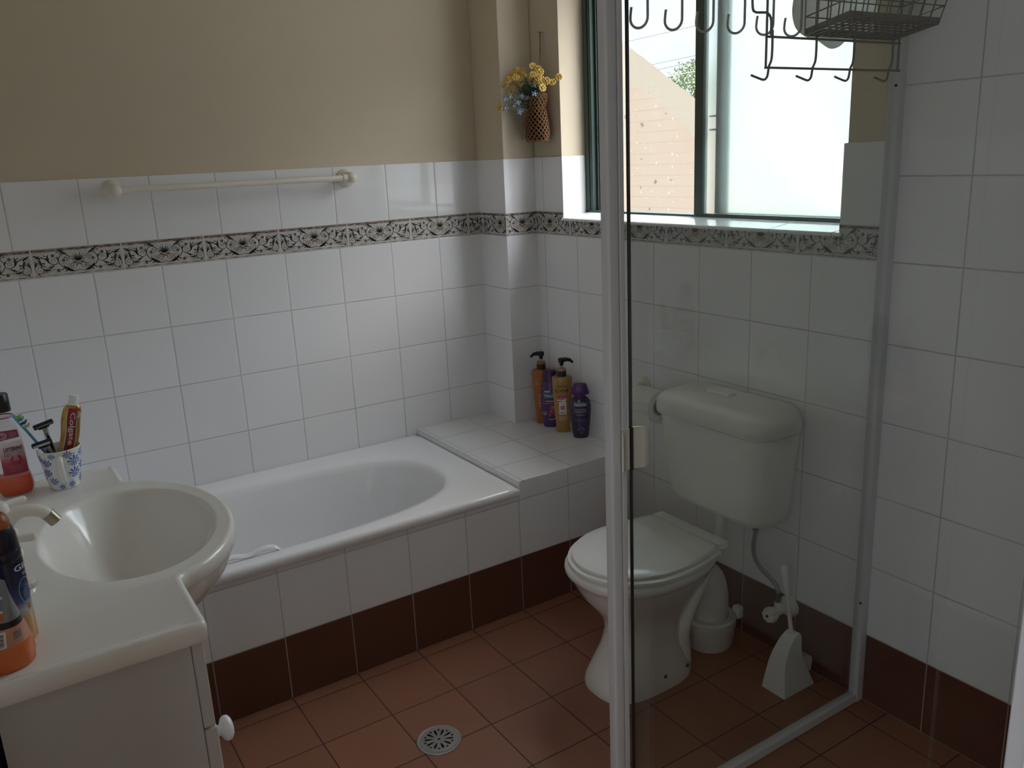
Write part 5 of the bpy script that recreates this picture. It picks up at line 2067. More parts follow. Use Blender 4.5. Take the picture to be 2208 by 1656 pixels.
def shave_gel():
    t = thing('shaving_gel_can', 'tall navy shaving gel can with orange cap standing behind the face wash', 'can', (-1.8862, -1.5075, DZ), radians(-8))
    m, tt, b = principled('gel can print')
    tcn = tt.nodes.new('ShaderNodeTexCoord')
    sp = tt.nodes.new('ShaderNodeSeparateXYZ')
    tt.links.new(tcn.outputs['Object'], sp.inputs[0])
    mr = tt.nodes.new('ShaderNodeMapRange')
    mr.inputs['From Min'].default_value = 0.0
    mr.inputs['From Max'].default_value = 0.19
    tt.links.new(sp.outputs['Z'], mr.inputs['Value'])
    rr = tt.nodes.new('ShaderNodeValToRGB')
    els = rr.color_ramp.elements
    els[0].position = 0.0
    els[0].color = (0.46, 0.22, 0.06, 1)
    els[1].position = 1.0
    els[1].color = (0.006, 0.007, 0.020, 1)
    for p_, c in ((0.22, (0.50, 0.30, 0.12, 1)), (0.29, (0.40, 0.42, 0.48, 1)), (0.36, (0.06, 0.10, 0.28, 1)), (0.52, (0.012, 0.02, 0.09, 1)), (0.7, (0.006, 0.008, 0.026, 1))):
        e = els.new(p_)
        e.color = c
    tt.links.new(mr.outputs[0], rr.inputs['Fac'])
    tt.links.new(rr.outputs['Color'], b.inputs['Base Color'])
    b.inputs['Roughness'].default_value = 0.25
    R_ = 0.0265
    mb = MB()
    mb.lathe([(0.0, 0.0), (R_ - 0.002, 0.0), (R_, 0.002), (R_, 0.132), (R_ - 0.0006, 0.1335), (R_, 0.135), (R_, 0.146), (R_ - 0.0008, 0.1475), (R_ - 0.0002, 0.149), (R_ - 0.002, 0.172), (R_ - 0.0045, 0.182), (R_ - 0.0055, 0.184), (0.0, 0.184)], (0, 0, 0), 48, cap0=False, cap1=False)
    build('can', mb, m, t, world=False, smooth=40)
    mb = MB()
    mb.lathe([(0.0, 0.184), (R_ - 0.006, 0.184), (R_ - 0.0065, 0.192), (R_ - 0.010, 0.201), (0.012, 0.205), (0.010, 0.200), (0.0, 0.199)], (0, 0, 0), 40, cap0=False, cap1=False)
    build('cap', mb, mat('burnt orange cap', (0.33, 0.10, 0.03), 0.35), t, world=False, smooth=50)

    def sf(u, v, off):
        a = -pi / 2 + u / R_
        return ((R_ + off) * cos(a), (R_ + off) * sin(a), v)
    mb = MB()
    lettering(mb, 'Gillette', sf, 0.0445, 0.121, 0.0095, 0.056, 0, 0.0008, bold=0.015, maxlen=0.004)
    lettering(mb, 'series', sf, 0.0400, 0.110, 0.0050, 0.024, 0, 0.0008, maxlen=0.004)
    pts = [(0.029 + 0.012 * cos(2 * pi * k / 28), 0.083 + 0.020 * sin(2 * pi * k / 28)) for k in range(29)]
    stroke(mb, pts, 0.0013, sf, 0.0008, 1)
    flat_shape(mb, [(0.028 + 0.006 * cos(b_ * pi / 6), 0.078 + 0.010 * sin(b_ * pi / 6)) for b_ in range(12)], sf, 0.0007, 2)
    flat_shape(mb, [(0.0285, 0.050), (0.035, 0.052), (0.034, 0.062), (0.027, 0.060)], sf, 0.0007, 3)
    build('can_print', mb, [mat('ice print', (0.55, 0.58, 0.62), 0.4), mat('steel ring print', (0.22, 0.30, 0.36), 0.4), mat('slate print', (0.05, 0.08, 0.15), 0.4), mat('tangerine print', (0.42, 0.14, 0.04), 0.4)], t, world=False, smooth=0, recalc=False)


shave_gel()


def face_wash():
    t = thing('face_wash_tube', 'orange face wash tube with grey crimped end standing on its cap at basin edge', 'tube', (-1.9045, -1.573, DZ), 0.0)
    R_ = 0.0385

    PHI = radians(-58)

    def pt(th, z, off=0.0):
        f = max(0.0, min(1.0, (z - 0.040) / 0.098)) ** 1.15
        c1, s1 = (R_ - 0.003 + off) * cos(th), (R_ - 0.003 + off) * 0.95 * sin(th)
        w = 0.036 * cos(th - PHI)
        n = (0.0014 + off) * sin(th - PHI)
        c2, s2 = w * cos(PHI) - n * sin(PHI), w * sin(PHI) + n * cos(PHI)
        return (c1 * (1 - f) + c2 * f, s1 * (1 - f) + s2 * f, z)
    M_OR = mat('translucent orange', (0.62, 0.15, 0.03), 0.25, sub=0.4)
    mb = MB()
    mb.rings([[(a, b, z) for a, b in supell(h, h * 0.95, 2.1, 40)] for z, h in ((0.0, 0.034), (0.002, 0.0365), (0.016, 0.0385), (0.034, 0.0375), (0.038, 0.0355))])
    build('cap', mb, M_OR, t, world=False, smooth=50)
    ZB = [(0.0385, 0), (0.044, 0), (0.054, 0), (0.066, 1), (0.0745, 2), (0.084, 3), (0.096, 3), (0.108, 3), (0.120, 3), (0.130, 3), (0.138, 3)]
    for nm, z0, z1, m, lab in (('label_band', 0.038, 0.067, mat('salmon label', (0.55, 0.25, 0.16), 0.35), 'salmon-coloured label band'), ('black_band', 0.067, 0.077, mat('black band', (0.012, 0.010, 0.010), 0.35), 'black band'), ('upper_tube', 0.077, 0.138, mat('grey silver tube', (0.23, 0.245, 0.26), 0.33, metal=0.3), 'grey upper tube')):
        rs = []
        for k in range(9):
            z = z0 + (z1 - z0) * k / 8
            rs.append([pt(2 * pi * j / 44, z) for j in range(44)])
        mb = MB()
        mb.rings(rs, nm == 'label_band', nm == 'upper_tube')
        build(nm, mb, m, t, world=False, smooth=60, label=lab)

    def sf(u, v, off):
        return pt(-pi / 2 + u / 0.0345, v, off)
    mb = MB()
    patch(mb, sf, -0.012, 0.004, 0.040, 0.064, 0.0006, 4, 3, 0)
    for k in range(9):
        v = 0.0425 + k * 0.0021
        patch(mb, sf, -0.009, 0.001, v, v + (0.0013 if k % 3 else 0.0008), 0.0010, 3, 1, 1)
    patch(mb, sf, 0.014, 0.027, 0.048, 0.060, 0.0006, 4, 1, 2)
    for v in (0.116, 0.096):
        stroke(mb, [(-0.034 + 0.003 * k, v - 0.0003 * k) for k in range(11)], 0.0014, sf, 0.0007, 1)
        patch(mb, sf, -0.004, 0.001, v - 0.0045, v - 0.001, 0.0009, 2, 1, 0)
    patch(mb, sf, -0.036, 0.002, 0.079, 0.091, 0.0006, 8, 3, 3)
    build('tube_print', mb, [M_LWHITE, M_LDARK, mat('grey print', (0.22, 0.20, 0.19), 0.4), mat('bright orange print', (0.50, 0.13, 0.03), 0.4)], t, world=False, smooth=0, recalc=False)


face_wash()

# ================================================================== hanging flower pouch
def flower_pouch():
    py, px = -0.272, -0.034
    t = thing('hanging_pouch', 'brown crochet pouch of flowers hanging on a cord beside the window', 'pouch', (px, py, 1.535))
    prof = [(1.534, 0.042, 0.018), (1.536, 0.055, 0.024), (1.556, 0.059, 0.031), (1.598, 0.054, 0.032), (1.628, 0.047, 0.030), (1.650, 0.038, 0.026), (1.664, 0.041, 0.028), (1.682, 0.043, 0.030), (1.698, 0.039, 0.028)]

    def dims(z):
        for (a, b, c), (d, e, f) in zip(prof, prof[1:]):
            if z <= d:
                k = (z - a) / (d - a)
                return b + (e - b) * k, c + (f - c) * k
        return prof[-1][1:]

    def sfp(a, z, off=0.0):
        hy, hx = dims(z)
        tilt = 0.010 * (z - 1.65) / 0.05 if z > 1.65 else 0
        # the mouth is cut lower on the side where the flowers lean out
        return (px + (hx + off) * cos(a), py + (hy + off) * sin(a) - tilt, z - (0.042 * max(0, 0.3 + 0.7 * sin(a)) * ((z - 1.65) / 0.048) if z > 1.65 else 0))
    M_ROPE = mat('jute crochet', (0.27, 0.135, 0.060), 0.85, noise=0.3, nscale=150, bump=0.4, bscale=500)
    mb = MB()
    rows = 17
    nc = 16
    zs = [1.535 + (1.698 - 1.535) * k / rows for k in range(rows + 1)]
    for k in range(rows):
        for j in range(nc):
            a0 = 2 * pi * (j + 0.5 * (k % 2)) / nc
            jt = random.uniform(-0.06, 0.06)
            for sgn in (-1, 1):
                a1 = a0 + sgn * pi / nc
                pts = [sfp(a0 + jt, zs[k]), sfp((a0 * 0.35 + a1 * 0.65) + jt * 0.5, zs[k] * 0.45 + zs[k + 1] * 0.55, 0.0025), sfp(a1, zs[k + 1])]
                mb.tube(spline(pts, 2), 0.0021, 5, cap=False)
    for z in (1.539, 1.651, 1.697):
        mb.tube([sfp(2 * pi * j / 36, z) for j in range(36)], 0.0024, 5, closed=True)
    build('crochet_bag', mb, M_ROPE, t, smooth=60)
    mb = MB()
    rs = [[sfp(2 * pi * j / 32, z, -0.006) for j in range(32)] for z in [1.540 + 0.012 * k for k in range(11)]]
    mb.rings(rs, True, False)
    build('bag_shade', mb, mat('dark lining', (0.045, 0.022, 0.012), 0.95), t, smooth=60, label='dark brown sheet standing in for the shadow inside the bag')  # dark brown sheet paints the shadow seen through the crochet holes
    mb = MB()
    mb.tube(spline([(px - 0.026, py + 0.030, 1.652), (px - 0.036, py + 0.042, 1.640), (px - 0.030, py + 0.052, 1.600), (px - 0.026, py + 0.055, 1.560), (px - 0.030, py + 0.056, 1.545)], 5), 0.0018, 7)
    build('drawstring', mb, mat('pale jute string', (0.40, 0.25, 0.13), 0.85), t, smooth=60)
    mb = MB()
    mb.tube(spline([(px, py + 0.002, 1.69), (-0.020, py - 0.002, 1.76), (-0.010, -0.2725, 1.84), (-0.007, -0.271, 1.906)], 6), 0.0014, 6)
    mb.tube(spline([(px + 0.006, py - 0.030, 1.69), (-0.020, py - 0.008, 1.78), (-0.010, -0.2745, 1.84), (-0.007, -0.274, 1.906)], 6), 0.0014, 6)
    mb.tube(spline([(-0.010, -0.2735, 1.842), (-0.012, -0.2755, 1.848), (-0.010, -0.271, 1.853)], 4), 0.0022, 6)
    build('cord', mb, M_ROPE, t, smooth=60)
    n = thing('wall_nail', 'small nail holding the cord of the flower pouch', 'nail', (0.0, -0.2725, 1.907))
    mb = MB()
    mb.lathe([(0.0, -0.0145), (0.0035, -0.0140), (0.0035, -0.0128), (0.0014, -0.0125), (0.0014, 0.012)], (0, -0.2725, 1.9075), 12, axis='x', cap0=False)
    build('shank', mb, M_STEEL, n)

    YEL = [(-0.108, -0.262, 1.782), (-0.09, -0.251, 1.771), (-0.114, -0.257, 1.77), (-0.071, -0.249, 1.766), (-0.125, -0.248, 1.76), (-0.115, -0.268, 1.755), (-0.099, -0.27, 1.749), (-0.112, -0.241, 1.734), (-0.094, -0.261, 1.736), (-0.158, -0.262, 1.729), (-0.114, -0.235, 1.711), (-0.061, -0.297, 1.79), (-0.05, -0.313, 1.781), (-0.061, -0.341, 1.766), (-0.056, -0.308, 1.766), (-0.07, -0.309, 1.762), (-0.043, -0.248, 1.761), (-0.049, -0.329, 1.746), (-0.059, -0.324, 1.746), (-0.053, -0.308, 1.737), (-0.055, -0.34, 1.731), (-0.073, -0.394, 1.732), (-0.052, -0.4, 1.727), (-0.057, -0.444, 1.74), (-0.066, -0.358, 1.713), (-0.05, -0.269, 1.754), (-0.066, -0.24, 1.78), (-0.136, -0.253, 1.749), (-0.173, -0.245, 1.657)]
    BLU = [(-0.131, -0.239, 1.74), (-0.054, -0.295, 1.728), (-0.04, -0.238, 1.722), (-0.071, -0.256, 1.713), (-0.032, -0.242, 1.718), (-0.062, -0.305, 1.698), (-0.026, -0.237, 1.709), (-0.058, -0.239, 1.697), (-0.068, -0.267, 1.687), (-0.092, -0.265, 1.693), (-0.138, -0.262, 1.689), (-0.144, -0.236, 1.683), (-0.155, -0.255, 1.653), (-0.106, -0.248, 1.685), (-0.105, -0.259, 1.673), (-0.097, -0.252, 1.652), (-0.096, -0.256, 1.641), (-0.123, -0.258, 1.659), (-0.079, -0.25, 1.649)]
    M_Y = mat('yellow petals', (0.66, 0.46, 0.13), 0.6, noise=0.12, nscale=300)
    M_YC = mat('yellow centre', (0.60, 0.36, 0.06), 0.7)
    M_B = mat('blue petals', (0.36, 0.47, 0.70), 0.6, noise=0.2, nscale=300)
    M_BC = mat('pale centre', (0.62, 0.62, 0.52), 0.7)
    M_ST = mat('flower stem green', (0.10, 0.15, 0.055), 0.7)
    mouth = Vector((px, py + 0.004, 1.665))
    toc = Vector((-0.55, -0.78, 0.1))

    def bloom_mesh(r, npet):
        mb = MB()
        for k in range(npet):
            a = 2 * pi * k / npet
            pts = []
            for (f, w, h) in ((0.18, 0.10, 0.0), (0.55, 0.34, 0.10), (0.88, 0.36, 0.16), (1.0, 0.20, 0.14)):
                for s in (-1, 1):
                    pts.append((r * (f * cos(a) - s * w * sin(a) * 0.75), r * (f * sin(a) + s * w * cos(a) * 0.75), r * h + (0.0004 if k % 2 else 0)))
            mb.add(pts, [(0, 1, 3, 2), (2, 3, 5, 4), (4, 5, 7, 6)])
        return mb
    protos = {}

    def flower(p, kind):
        p = Vector(p)
        col, cen = (M_Y, M_YC) if kind == 'y' else (M_B, M_BC)
        lab = 'small yellow artificial daisy in the crochet pouch' if kind == 'y' else 'small blue artificial flower in the crochet pouch'
        t = thing('artificial_flower', lab, 'flower', tuple(p), group='yellow flowers in the hanging pouch' if kind == 'y' else 'blue flowers in the hanging pouch')
        out = (p - mouth).normalized()
        d = (out * 0.45 + toc * 0.8 + Vector((random.uniform(-.4, .4), random.uniform(-.4, .4), random.uniform(-.2, .5)))).normalized()
        r = random.uniform(0.0118, 0.0145) if kind == 'y' else random.uniform(0.0105, 0.0130)
        q = d.to_track_quat('Z', 'Y').to_matrix().to_4x4()
        mb = bloom_mesh(r, 9 if kind == 'y' else 5)
        mb.xform(q)
        b = build('bloom', mb, col, t, world=False, smooth=60)
        sm = b.modifiers.new('thickness', 'SOLIDIFY')
        sm.thickness = 0.0005
        mb = MB()
        mb.sphere((0, 0, r * 0.12), (r * 0.33, r * 0.33, r * 0.22), 10, 6)
        mb.xform(q)
        build('flower_centre', mb, cen, t, world=False, smooth=60)
        mb = MB()
        base = Vector((px + random.uniform(-.010, .010), py + random.uniform(-.014, .014), 1.662))
        mid = base * 0.5 + p * 0.5 + Vector((0, 0, 0.012)) - d * 0.006
        path = spline([tuple(base), tuple(mid), tuple(p - d * 0.0015)], 4)
        mb.tube([tuple(Vector(a) - p) for a in path], 0.0008, 5)
        build('stem', mb, M_ST, t, world=False, smooth=60)
    for p in YEL:
        flower(p, 'y')
    for p in BLU:
        flower(p, 'b')
    # fine dark foliage between the blooms
    mb = MB()
    for k in range(110):
        tgt = Vector(random.choice(YEL + BLU + BLU)) * random.uniform(0.55, 0.85)
        a = mouth.copy()
        f = random.uniform(0.45, 0.92)
        src = Vector(random.choice(YEL[:9] + YEL[11:21] + BLU))
        tip = a + (src - a) * f + Vector((random.uniform(-.012, .012), random.uniform(-.012, .004), random.uniform(-.012, .010)))
        if tip.y > -0.205:
            tip.y = -0.205
        st = a + (tip - a) * random.uniform(0.1, 0.5)
        d = (tip - st)
        if d.length < 1e-3:
            continue
        s = d.cross(toc).normalized() * random.uniform(0.0016, 0.0038)
        m = st + d * 0.55 + Vector((0, 0, 0.003))
        mb.add([tuple(st), tuple(m + s), tuple(tip), tuple(m - s)], [(0, 1, 2, 3)])
        mb.tube([tuple(a), tuple(st)], 0.0006, 4)
    o = build('flower_foliage', mb, mat('dark green foliage', (0.035, 0.062, 0.028), 0.75), None, smooth=0, origin=tuple(mouth))
    tag(o, 'dark green leaves and stems filling the crochet pouch between the flowers', 'foliage')
    o['kind'] = 'stuff'


flower_pouch()

# ================================================================== hooks, caddy and bag on the shower panel
def wire(mb, pts, r, n=8, smooth=0):
    mb.tube(spline(pts, smooth) if smooth else pts, r, n)


def hook_rack():
    t = thing('hook_rack', 'grey over-panel rail of round towel hooks on the glass shower panel', 'hook rack', (-0.60, SY, 1.84))
    yb = SY + 0.010
    mb = MB()
    mb.box(-0.790, -0.300, yb - 0.0015, yb + 0.0015, 1.832, 1.856)
    build('hook_bar', mb, M_HOOK, t, bevel=0.001)
    for x in (-0.70, -0.40):
        mb = MB()
        wire(mb, [(x, yb, 1.84), (x, yb, 1.90), (x, SY + 0.016, 1.932), (x, SY + 0.012, 1.9345), (x, SY - 0.014, 1.9345), (x, SY - 0.016, 1.93), (x, SY - 0.016, 1.90)], 0.0028, 8)
        build('top_clip', mb, M_HOOK, t)
    for x in (-0.7545, -0.6705, -0.5900, -0.5050, -0.4230, -0.3390):
        mb = MB()
        ax, ay = -0.40, 0.92           # the hooks swing out slightly towards the room
        W_ = 0.034
        pts = [(x, yb, 1.845), (x, yb, 1.735), (x, yb, 1.722)]
        for k in range(0, 13):
            a = pi * k / 12
            f = (1 - cos(a)) / 2
            pts.append((x + ax * W_ * f, yb + ay * W_ * f, 1.7145 - 0.0175 * sin(a)))
        pts.append((x + ax * W_ * 0.97, yb + ay * W_ * 0.97, 1.7260))
        pts.append((x + ax * W_ * 0.93, yb + ay * W_ * 0.93, 1.7340))
        wire(mb, pts, 0.0024, 10)
        build('hook', mb, M_HOOK, t, smooth=60)


hook_rack()


def caddy():
    M_WIRE = mat('dark grey wire', (0.20, 0.195, 0.19), 0.45, metal=0.2)
    t = thing('shower_caddy', 'dark grey wire basket caddy with bottom hooks hanging inside the shower panel', 'shower caddy', (-0.25, SY - 0.02, 1.63))
    yf = SY - 0.012
    r = 0.0024
    mb = MB()
    x0, x1 = -0.4665, -0.0350
    wire(mb, [(x0, yf, 1.628), (x0, yf, 1.93)], r)
    wire(mb, [(x1, yf, 1.628), (x1, yf, 1.93)], r)
    wire(mb, [(x0 - 0.002, yf, 1.6305), (x1 + 0.008, yf, 1.6305)], r)
    wire(mb, [(x0 - 0.002, yf, 1.6875), (x1 + 0.004, yf, 1.6875)], r)
    wire(mb, [(x0, yf, 1.9), (x1, yf, 1.9)], r)
    # over-the-top straps
    for x in (x0, x1):
        wire(mb, [(x, yf, 1.92), (x, SY - 0.015, 1.9345), (x, SY + 0.016, 1.9345), (x, SY + 0.018, 1.905)], r)
    # bent wire at the left end
    wire(mb, [(x0 - 0.048, yf - 0.004, 1.78), (x0 - 0.046, yf - 0.004, 1.738), (x0 - 0.038, yf - 0.004, 1.7295), (x0 - 0.020, yf - 0.004, 1.7295), (x0 - 0.004, yf - 0.004, 1.7290), (x0 + 0.008, yf - 0.003, 1.718), (x0 + 0.011, yf - 0.001, 1.690)], r, 8, 5)
    build('frame', mb, M_WIRE, t, smooth=60)
    for x in (-0.4520, -0.3190, -0.1960, -0.0600):
        mb = MB()
        yh = SY - 0.0058
        pts = [(x, yf - 0.002, 1.700), (x, yf - 0.002, 1.650), (x, yh - 0.002, 1.634), (x, yh, 1.6225), (x - 0.002, yh, 1.6150), (x - 0.007, yh, 1.6100), (x - 0.014, yh, 1.6085), (x - 0.030, yh, 1.6120), (x - 0.048, yh, 1.6165)]
        wire(mb, pts, r, 8, 4)
        build('hook', mb, M_WIRE, t, smooth=60)
    # basket
    A, D, B, Cc = Vector((-0.376, -1.706, 1.690)), Vector((-0.084, -1.706, 1.690)), Vector((-0.376, -1.806, 1.7085)), Vector((-0.084, -1.806, 1.7085))
    up = Vector((0, -0.18, 1)).normalized()
    H = 0.105

    def P_(u, v, h):
        base = A + (D - A) * u + (B - A) * v
        fl = 1 + 0.12 * h / H
        c = (A + D + B + Cc) / 4
        q = c + (base - c) * fl
        return q + up * h
    mb = MB()
    for k in range(15):
        u = k / 14
        wire(mb, [P_(u, 0, 0), P_(u, 1, 0)], 0.0015, 6)
    for k in range(8):
        v = k / 7
        wire(mb, [P_(0, v, 0.0025), P_(1, v, 0.0025)], 0.0018, 6)
    build('basket_floor', mb, M_WIRE, t, smooth=60)
    mb = MB()
    # flat band round the foot
    ring0 = [P_(0, 0, -0.001), P_(1, 0, -0.001), P_(1, 1, -0.001), P_(0, 1, -0.001)]
    ring1 = [P_(0, 0, 0.012), P_(1, 0, 0.012), P_(1, 1, 0.012), P_(0, 1, 0.012)]
    c = (A + D + B + Cc) / 4
    inn = lambda q: c + (q - c) * 0.985 + up * ((q - c).dot(up)) * 0.015
    mb.rings([ring0, ring1, [inn(q) for q in ring1], [inn(q) for q in ring0], ring0], False, False)
    build('foot_band', mb, M_WIRE, t, smooth=0)
    mb = MB()
    for k in range(9):
        u = k / 8
        wire(mb, [P_(u, 1, 0), P_(u, 1, H)], 0.0014, 6)
        wire(mb, [P_(u, 0, 0), P_(u, 0, H)], 0.0014, 6)
    for k in range(1, 4):
        v = k / 4
        wire(mb, [P_(0, v, 0), P_(0, v, H)], 0.0014, 6)
        wire(mb, [P_(1, v, 0), P_(1, v, H)], 0.0014, 6)
    for h in (0.034, 0.068):
        wire(mb, [P_(0, 0, h), P_(1, 0, h), P_(1, 1, h), P_(0, 1, h), P_(0, 0, h)], 0.0014, 6)
    build('basket_sides', mb, M_WIRE, t, smooth=60)
    mb = MB()
    wire(mb, [P_(0, 0, H), P_(1, 0, H), P_(1, 1, H), P_(0, 1, H), P_(0, 0, H)], 0.0028, 8)
    build('basket_rim', mb, M_WIRE, t, smooth=60)
    # pale bag on the other side of the glass
    b = thing('hanging_bag', 'pale grey translucent bag hanging from the hooks behind the wire basket', 'bag', (-0.19, SY + 0.035, 1.85))
    out = sp2([(-0.290, 1.845), (-0.318, 1.80), (-0.330, 1.765), (-0.330, 1.738), (-0.316, 1.714), (-0.285, 1.7005), (-0.250, 1.694), (-0.222, 1.683), (-0.198, 1.6785), (-0.172, 1.6835), (-0.150, 1.6955), (-0.110, 1.700), (-0.075, 1.706), (-0.055, 1.730), (-0.050, 1.78), (-0.075, 1.845)], 5)
    n = len(out)
    cx_, cz_ = -0.19, 1.765
    yc = SY + 0.040
    rs = []
    for f, dy in ((0.02, -0.022), (0.5, -0.0205), (0.8, -0.015), (0.95, -0.007), (1.0, 0.0), (0.95, 0.007), (0.8, 0.015), (0.5, 0.0205), (0.02, 0.022)):
        rs.append([(cx_ + (x - cx_) * f, yc + dy + 0.0015 * sin(60 * x) * f, cz_ + (z - cz_) * f) for x, z in out])
    mb = MB()
    mb.rings(rs)
    m, tt, bs = principled('translucent bag')
    bs.inputs['Base Color'].default_value = (0.85, 0.85, 0.85, 1)
    bs.inputs['Roughness'].default_value = 0.5
    tl = tt.nodes.new('ShaderNodeBsdfTranslucent')
    tl.inputs[0].default_value = (0.92, 0.92, 0.92, 1)
    mx = tt.nodes.new('ShaderNodeMixShader')
    mx.inputs[0].default_value = 0.75
    o = tt.nodes['Material Output']
    tt.links.new(bs.outputs[0], mx.inputs[1])
    tt.links.new(tl.outputs[0], mx.inputs[2])
    tt.links.new(mx.outputs[0], o.inputs[0])
    build('pouch', mb, m, b, smooth=60)
    mb = MB()
    mb.tube(spline([(-0.280, yc, 1.842), (-0.270, SY + 0.034, 1.87), (-0.255, SY + 0.022, 1.885), (-0.24, SY + 0.034, 1.87), (-0.215, yc, 1.843)], 6), 0.002, 8)
    wire(mb, [(-0.255, SY + 0.022, 1.883), (-0.255, SY + 0.018, 1.9345), (-0.255, SY - 0.016, 1.9345), (-0.255, SY - 0.017, 1.91)], 0.0018, 6)
    build('bag_handle', mb, M_WHITEP, b, smooth=60)


caddy()

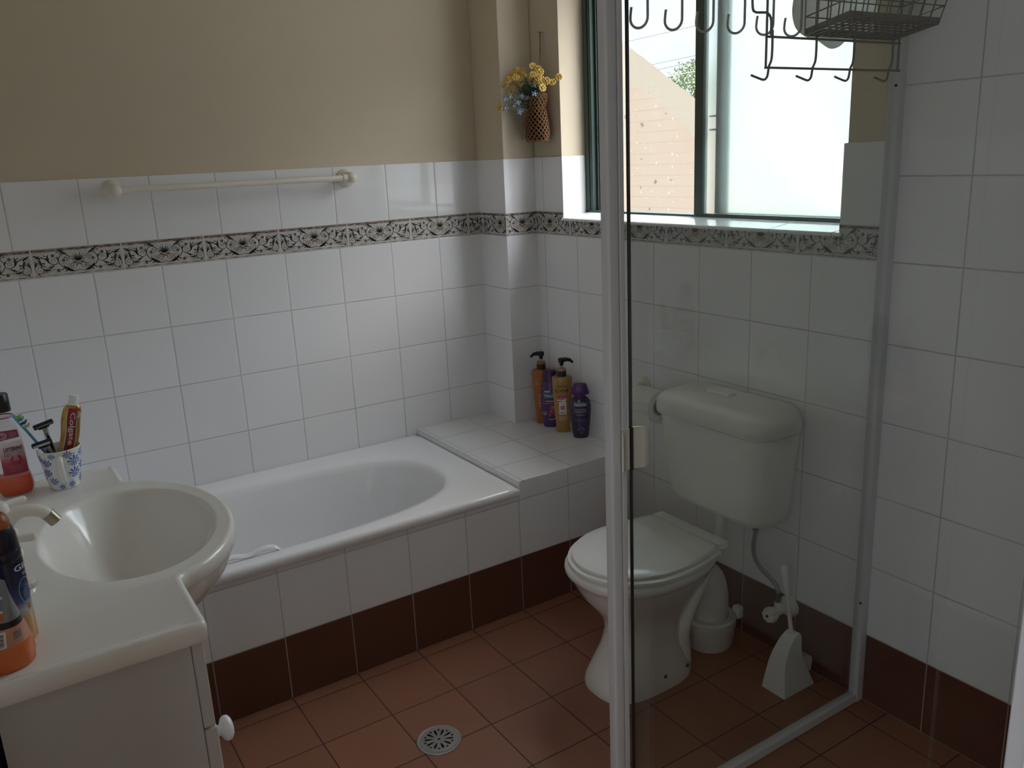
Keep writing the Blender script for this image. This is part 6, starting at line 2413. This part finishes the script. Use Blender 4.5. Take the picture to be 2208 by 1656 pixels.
# ================================================================== outside the window
def outside():
    # neighbour's gable wall, rendered and peeling, with a sloping verge
    X = 3.0
    k = (2.322 - 1.885) / (2.742 - 2.024)
    z = lambda y: 1.885 + k * (y - 2.024)
    pts = [(-3.5, -1.5), (7.5, -1.5), (7.5, z(7.5)), (-3.5, z(-3.5)) if z(-3.5) > -1.4 else (-3.0, -1.2)]
    edge = []
    n = 120
    for i in range(n + 1):
        y = 7.5 - 11.0 * i / n
        zz = z(y) + 0.012 * (random.random() - 0.5)
        edge.append((y, max(-1.45, zz)))
    poly = [(-3.5, -1.5), (7.5, -1.5)] + edge
    mb = MB()
    back = poly[:2] + [(y, z_ - 0.17) for y, z_ in edge]          # top falls away to the rear
    mb.rings([[(X, a, b) for a, b in poly], [(X + 0.24, a, b) for a, b in back]])
    m, t, b = principled('weathered render')
    g = t.nodes.new('ShaderNodeNewGeometry')
    n1 = t.nodes.new('ShaderNodeTexNoise')
    n1.inputs['Scale'].default_value = 2.2
    n1.inputs['Detail'].default_value = 8
    t.links.new(g.outputs['Position'], n1.inputs['Vector'])
    c = mixrgb(t, n1.outputs['Fac'], (0.68, 0.50, 0.40), (0.69, 0.58, 0.49))
    # faint brick courses under the paint
    sp = t.nodes.new('ShaderNodeSeparateXYZ')
    t.links.new(g.outputs['Position'], sp.inputs[0])
    fr = nmath(t, 'FRACT', nmath(t, 'DIVIDE', sp.outputs['Z'], 0.086))
    ln = nmath(t, 'LESS_THAN', fr, 0.10)
    c = mixrgb(t, nmath(t, 'MULTIPLY', ln, nmath(t, 'MULTIPLY', n1.outputs['Fac'], 0.6)), c, (0.50, 0.40, 0.33))
    n2 = t.nodes.new('ShaderNodeTexNoise')
    n2.inputs['Scale'].default_value = 21
    n2.inputs['Detail'].default_value = 6
    t.links.new(g.outputs['Position'], n2.inputs['Vector'])
    pale = nmath(t, 'GREATER_THAN', n2.outputs['Fac'], 0.668)
    c = mixrgb(t, pale, c, (0.86, 0.80, 0.70))
    n3 = t.nodes.new('ShaderNodeTexNoise')
    n3.inputs['Scale'].default_value = 11
    n3.inputs['Detail'].default_value = 4
    mp = t.nodes.new('ShaderNodeMapping')
    mp.inputs['Location'].default_value = (5, 3, 9)
    t.links.new(g.outputs['Position'], mp.inputs[0])
    t.links.new(mp.outputs[0], n3.inputs['Vector'])
    dark = nmath(t, 'GREATER_THAN', n3.outputs['Fac'], 0.69)
    c = mixrgb(t, dark, c, (0.36, 0.27, 0.22))
    # greyer strip along the verge
    vz = nmath(t, 'SUBTRACT', nmath(t, 'MULTIPLY_ADD', nmath(t, 'SUBTRACT', sp.outputs['Y'], 2.024), k, 1.885), sp.outputs['Z'])
    near = nmath(t, 'LESS_THAN', nmath(t, 'ADD', vz, nmath(t, 'MULTIPLY', n1.outputs['Fac'], 0.08)), 0.30)
    c = mixrgb(t, nmath(t, 'MULTIPLY', near, 0.65), c, (0.64, 0.58, 0.49))
    t.links.new(c, b.inputs['Base Color'])
    b.inputs['Roughness'].default_value = 0.9
    o = build('gable_wall', mb, m, None, smooth=0, origin=(X, 2.0, -1.5))
    tag(o, 'weathered peach gable wall of the neighbouring house seen through the window', 'wall')
    # tree far beyond
    t = thing('tree', 'green tree showing above the sloping gable wall outside', 'tree', (12.0, 11.0, -1.5))
    mb = MB()
    mb.tube(spline([(12, 11.0, -1.5), (12.05, 11.02, 0.5), (12, 10.98, 2.4)], 5), [0.16] * 6 + [0.09] * 5, 10)
    for a in range(5):
        mb.tube([(12, 11.0, 1.6), (12 + 0.5 * cos(a * 1.3), 11 + 0.5 * sin(a * 1.3), 2.7)], [0.05, 0.015], 6)
    build('trunk', mb, mat('bark', (0.12, 0.09, 0.06), 0.9), t)
    mb = MB()
    for k in range(2600):
        a, e = random.uniform(0, 2 * pi), math.asin(random.uniform(-1, 1))
        rr = random.uniform(0.25, 1) ** 0.5
        p = Vector((12.0 + 0.72 * rr * cos(e) * cos(a), 11.0 + 0.72 * rr * cos(e) * sin(a), 2.62 + 0.74 * rr * sin(e)))
        d = Vector((random.gauss(0, 1), random.gauss(0, 1), random.gauss(0, 1))).normalized()
        s = d.cross(Vector((0.3, 0.2, 0.9))).normalized()
        L, w = random.uniform(0.05, 0.10), random.uniform(0.012, 0.024)
        mb.add([tuple(p), tuple(p + d * L * 0.5 + s * w), tuple(p + d * L), tuple(p + d * L * 0.5 - s * w)], [(0, 1, 2, 3)])
    o = build('crown', mb, mat('tree leaves', (0.20, 0.27, 0.09), 0.7, noise=0.4, nscale=3), t, smooth=0)
    o['kind'] = 'stuff'
    # overhead cables
    for i, (ya, za, yb, zb, lab) in enumerate(((13.1, 3.993, 11.15, 4.016, 'thin overhead cable crossing the sky, highest of the four'), (12.265, 3.394, 11.115, 3.427, 'thin overhead cable above the tree, second from the top'), (12.038, 3.271, 11.113, 3.305, 'thin overhead cable just touching the top of the tree'), (11.71, 3.091, 11.111, 3.107, 'pale overhead cable passing in front of the tree, lowest of the four'))):
        s = (zb - za) / (yb - ya)
        dx = -0.95 if i >= 2 else 0.0
        f = (12 + dx + 1.85) / (12 + 1.85)
        yy = lambda y: -2.887 + (y + 2.887) * f
        zz = lambda q: 1.4807 + (q - 1.4807) * f
        y0, y1 = ya + 6, yb - 6
        z0, z1 = za + s * 6, zb - s * 6
        mb = MB()
        mb.tube([(12 + dx, yy(y0), zz(z0)), (12 + dx, yy((y0 + y1) / 2), zz((z0 + z1) / 2)), (12 + dx, yy(y1), zz(z1))], 0.007 if i < 3 else 0.010, 6)
        o = build('overhead_cable', mb, mat('cable', (0.35, 0.36, 0.42) if i < 3 else (0.62, 0.64, 0.58), 0.6), None, origin=(12 + dx, yy(y1), zz(z1)))
        tag(o, lab, 'cable', 'overhead cables')


outside()
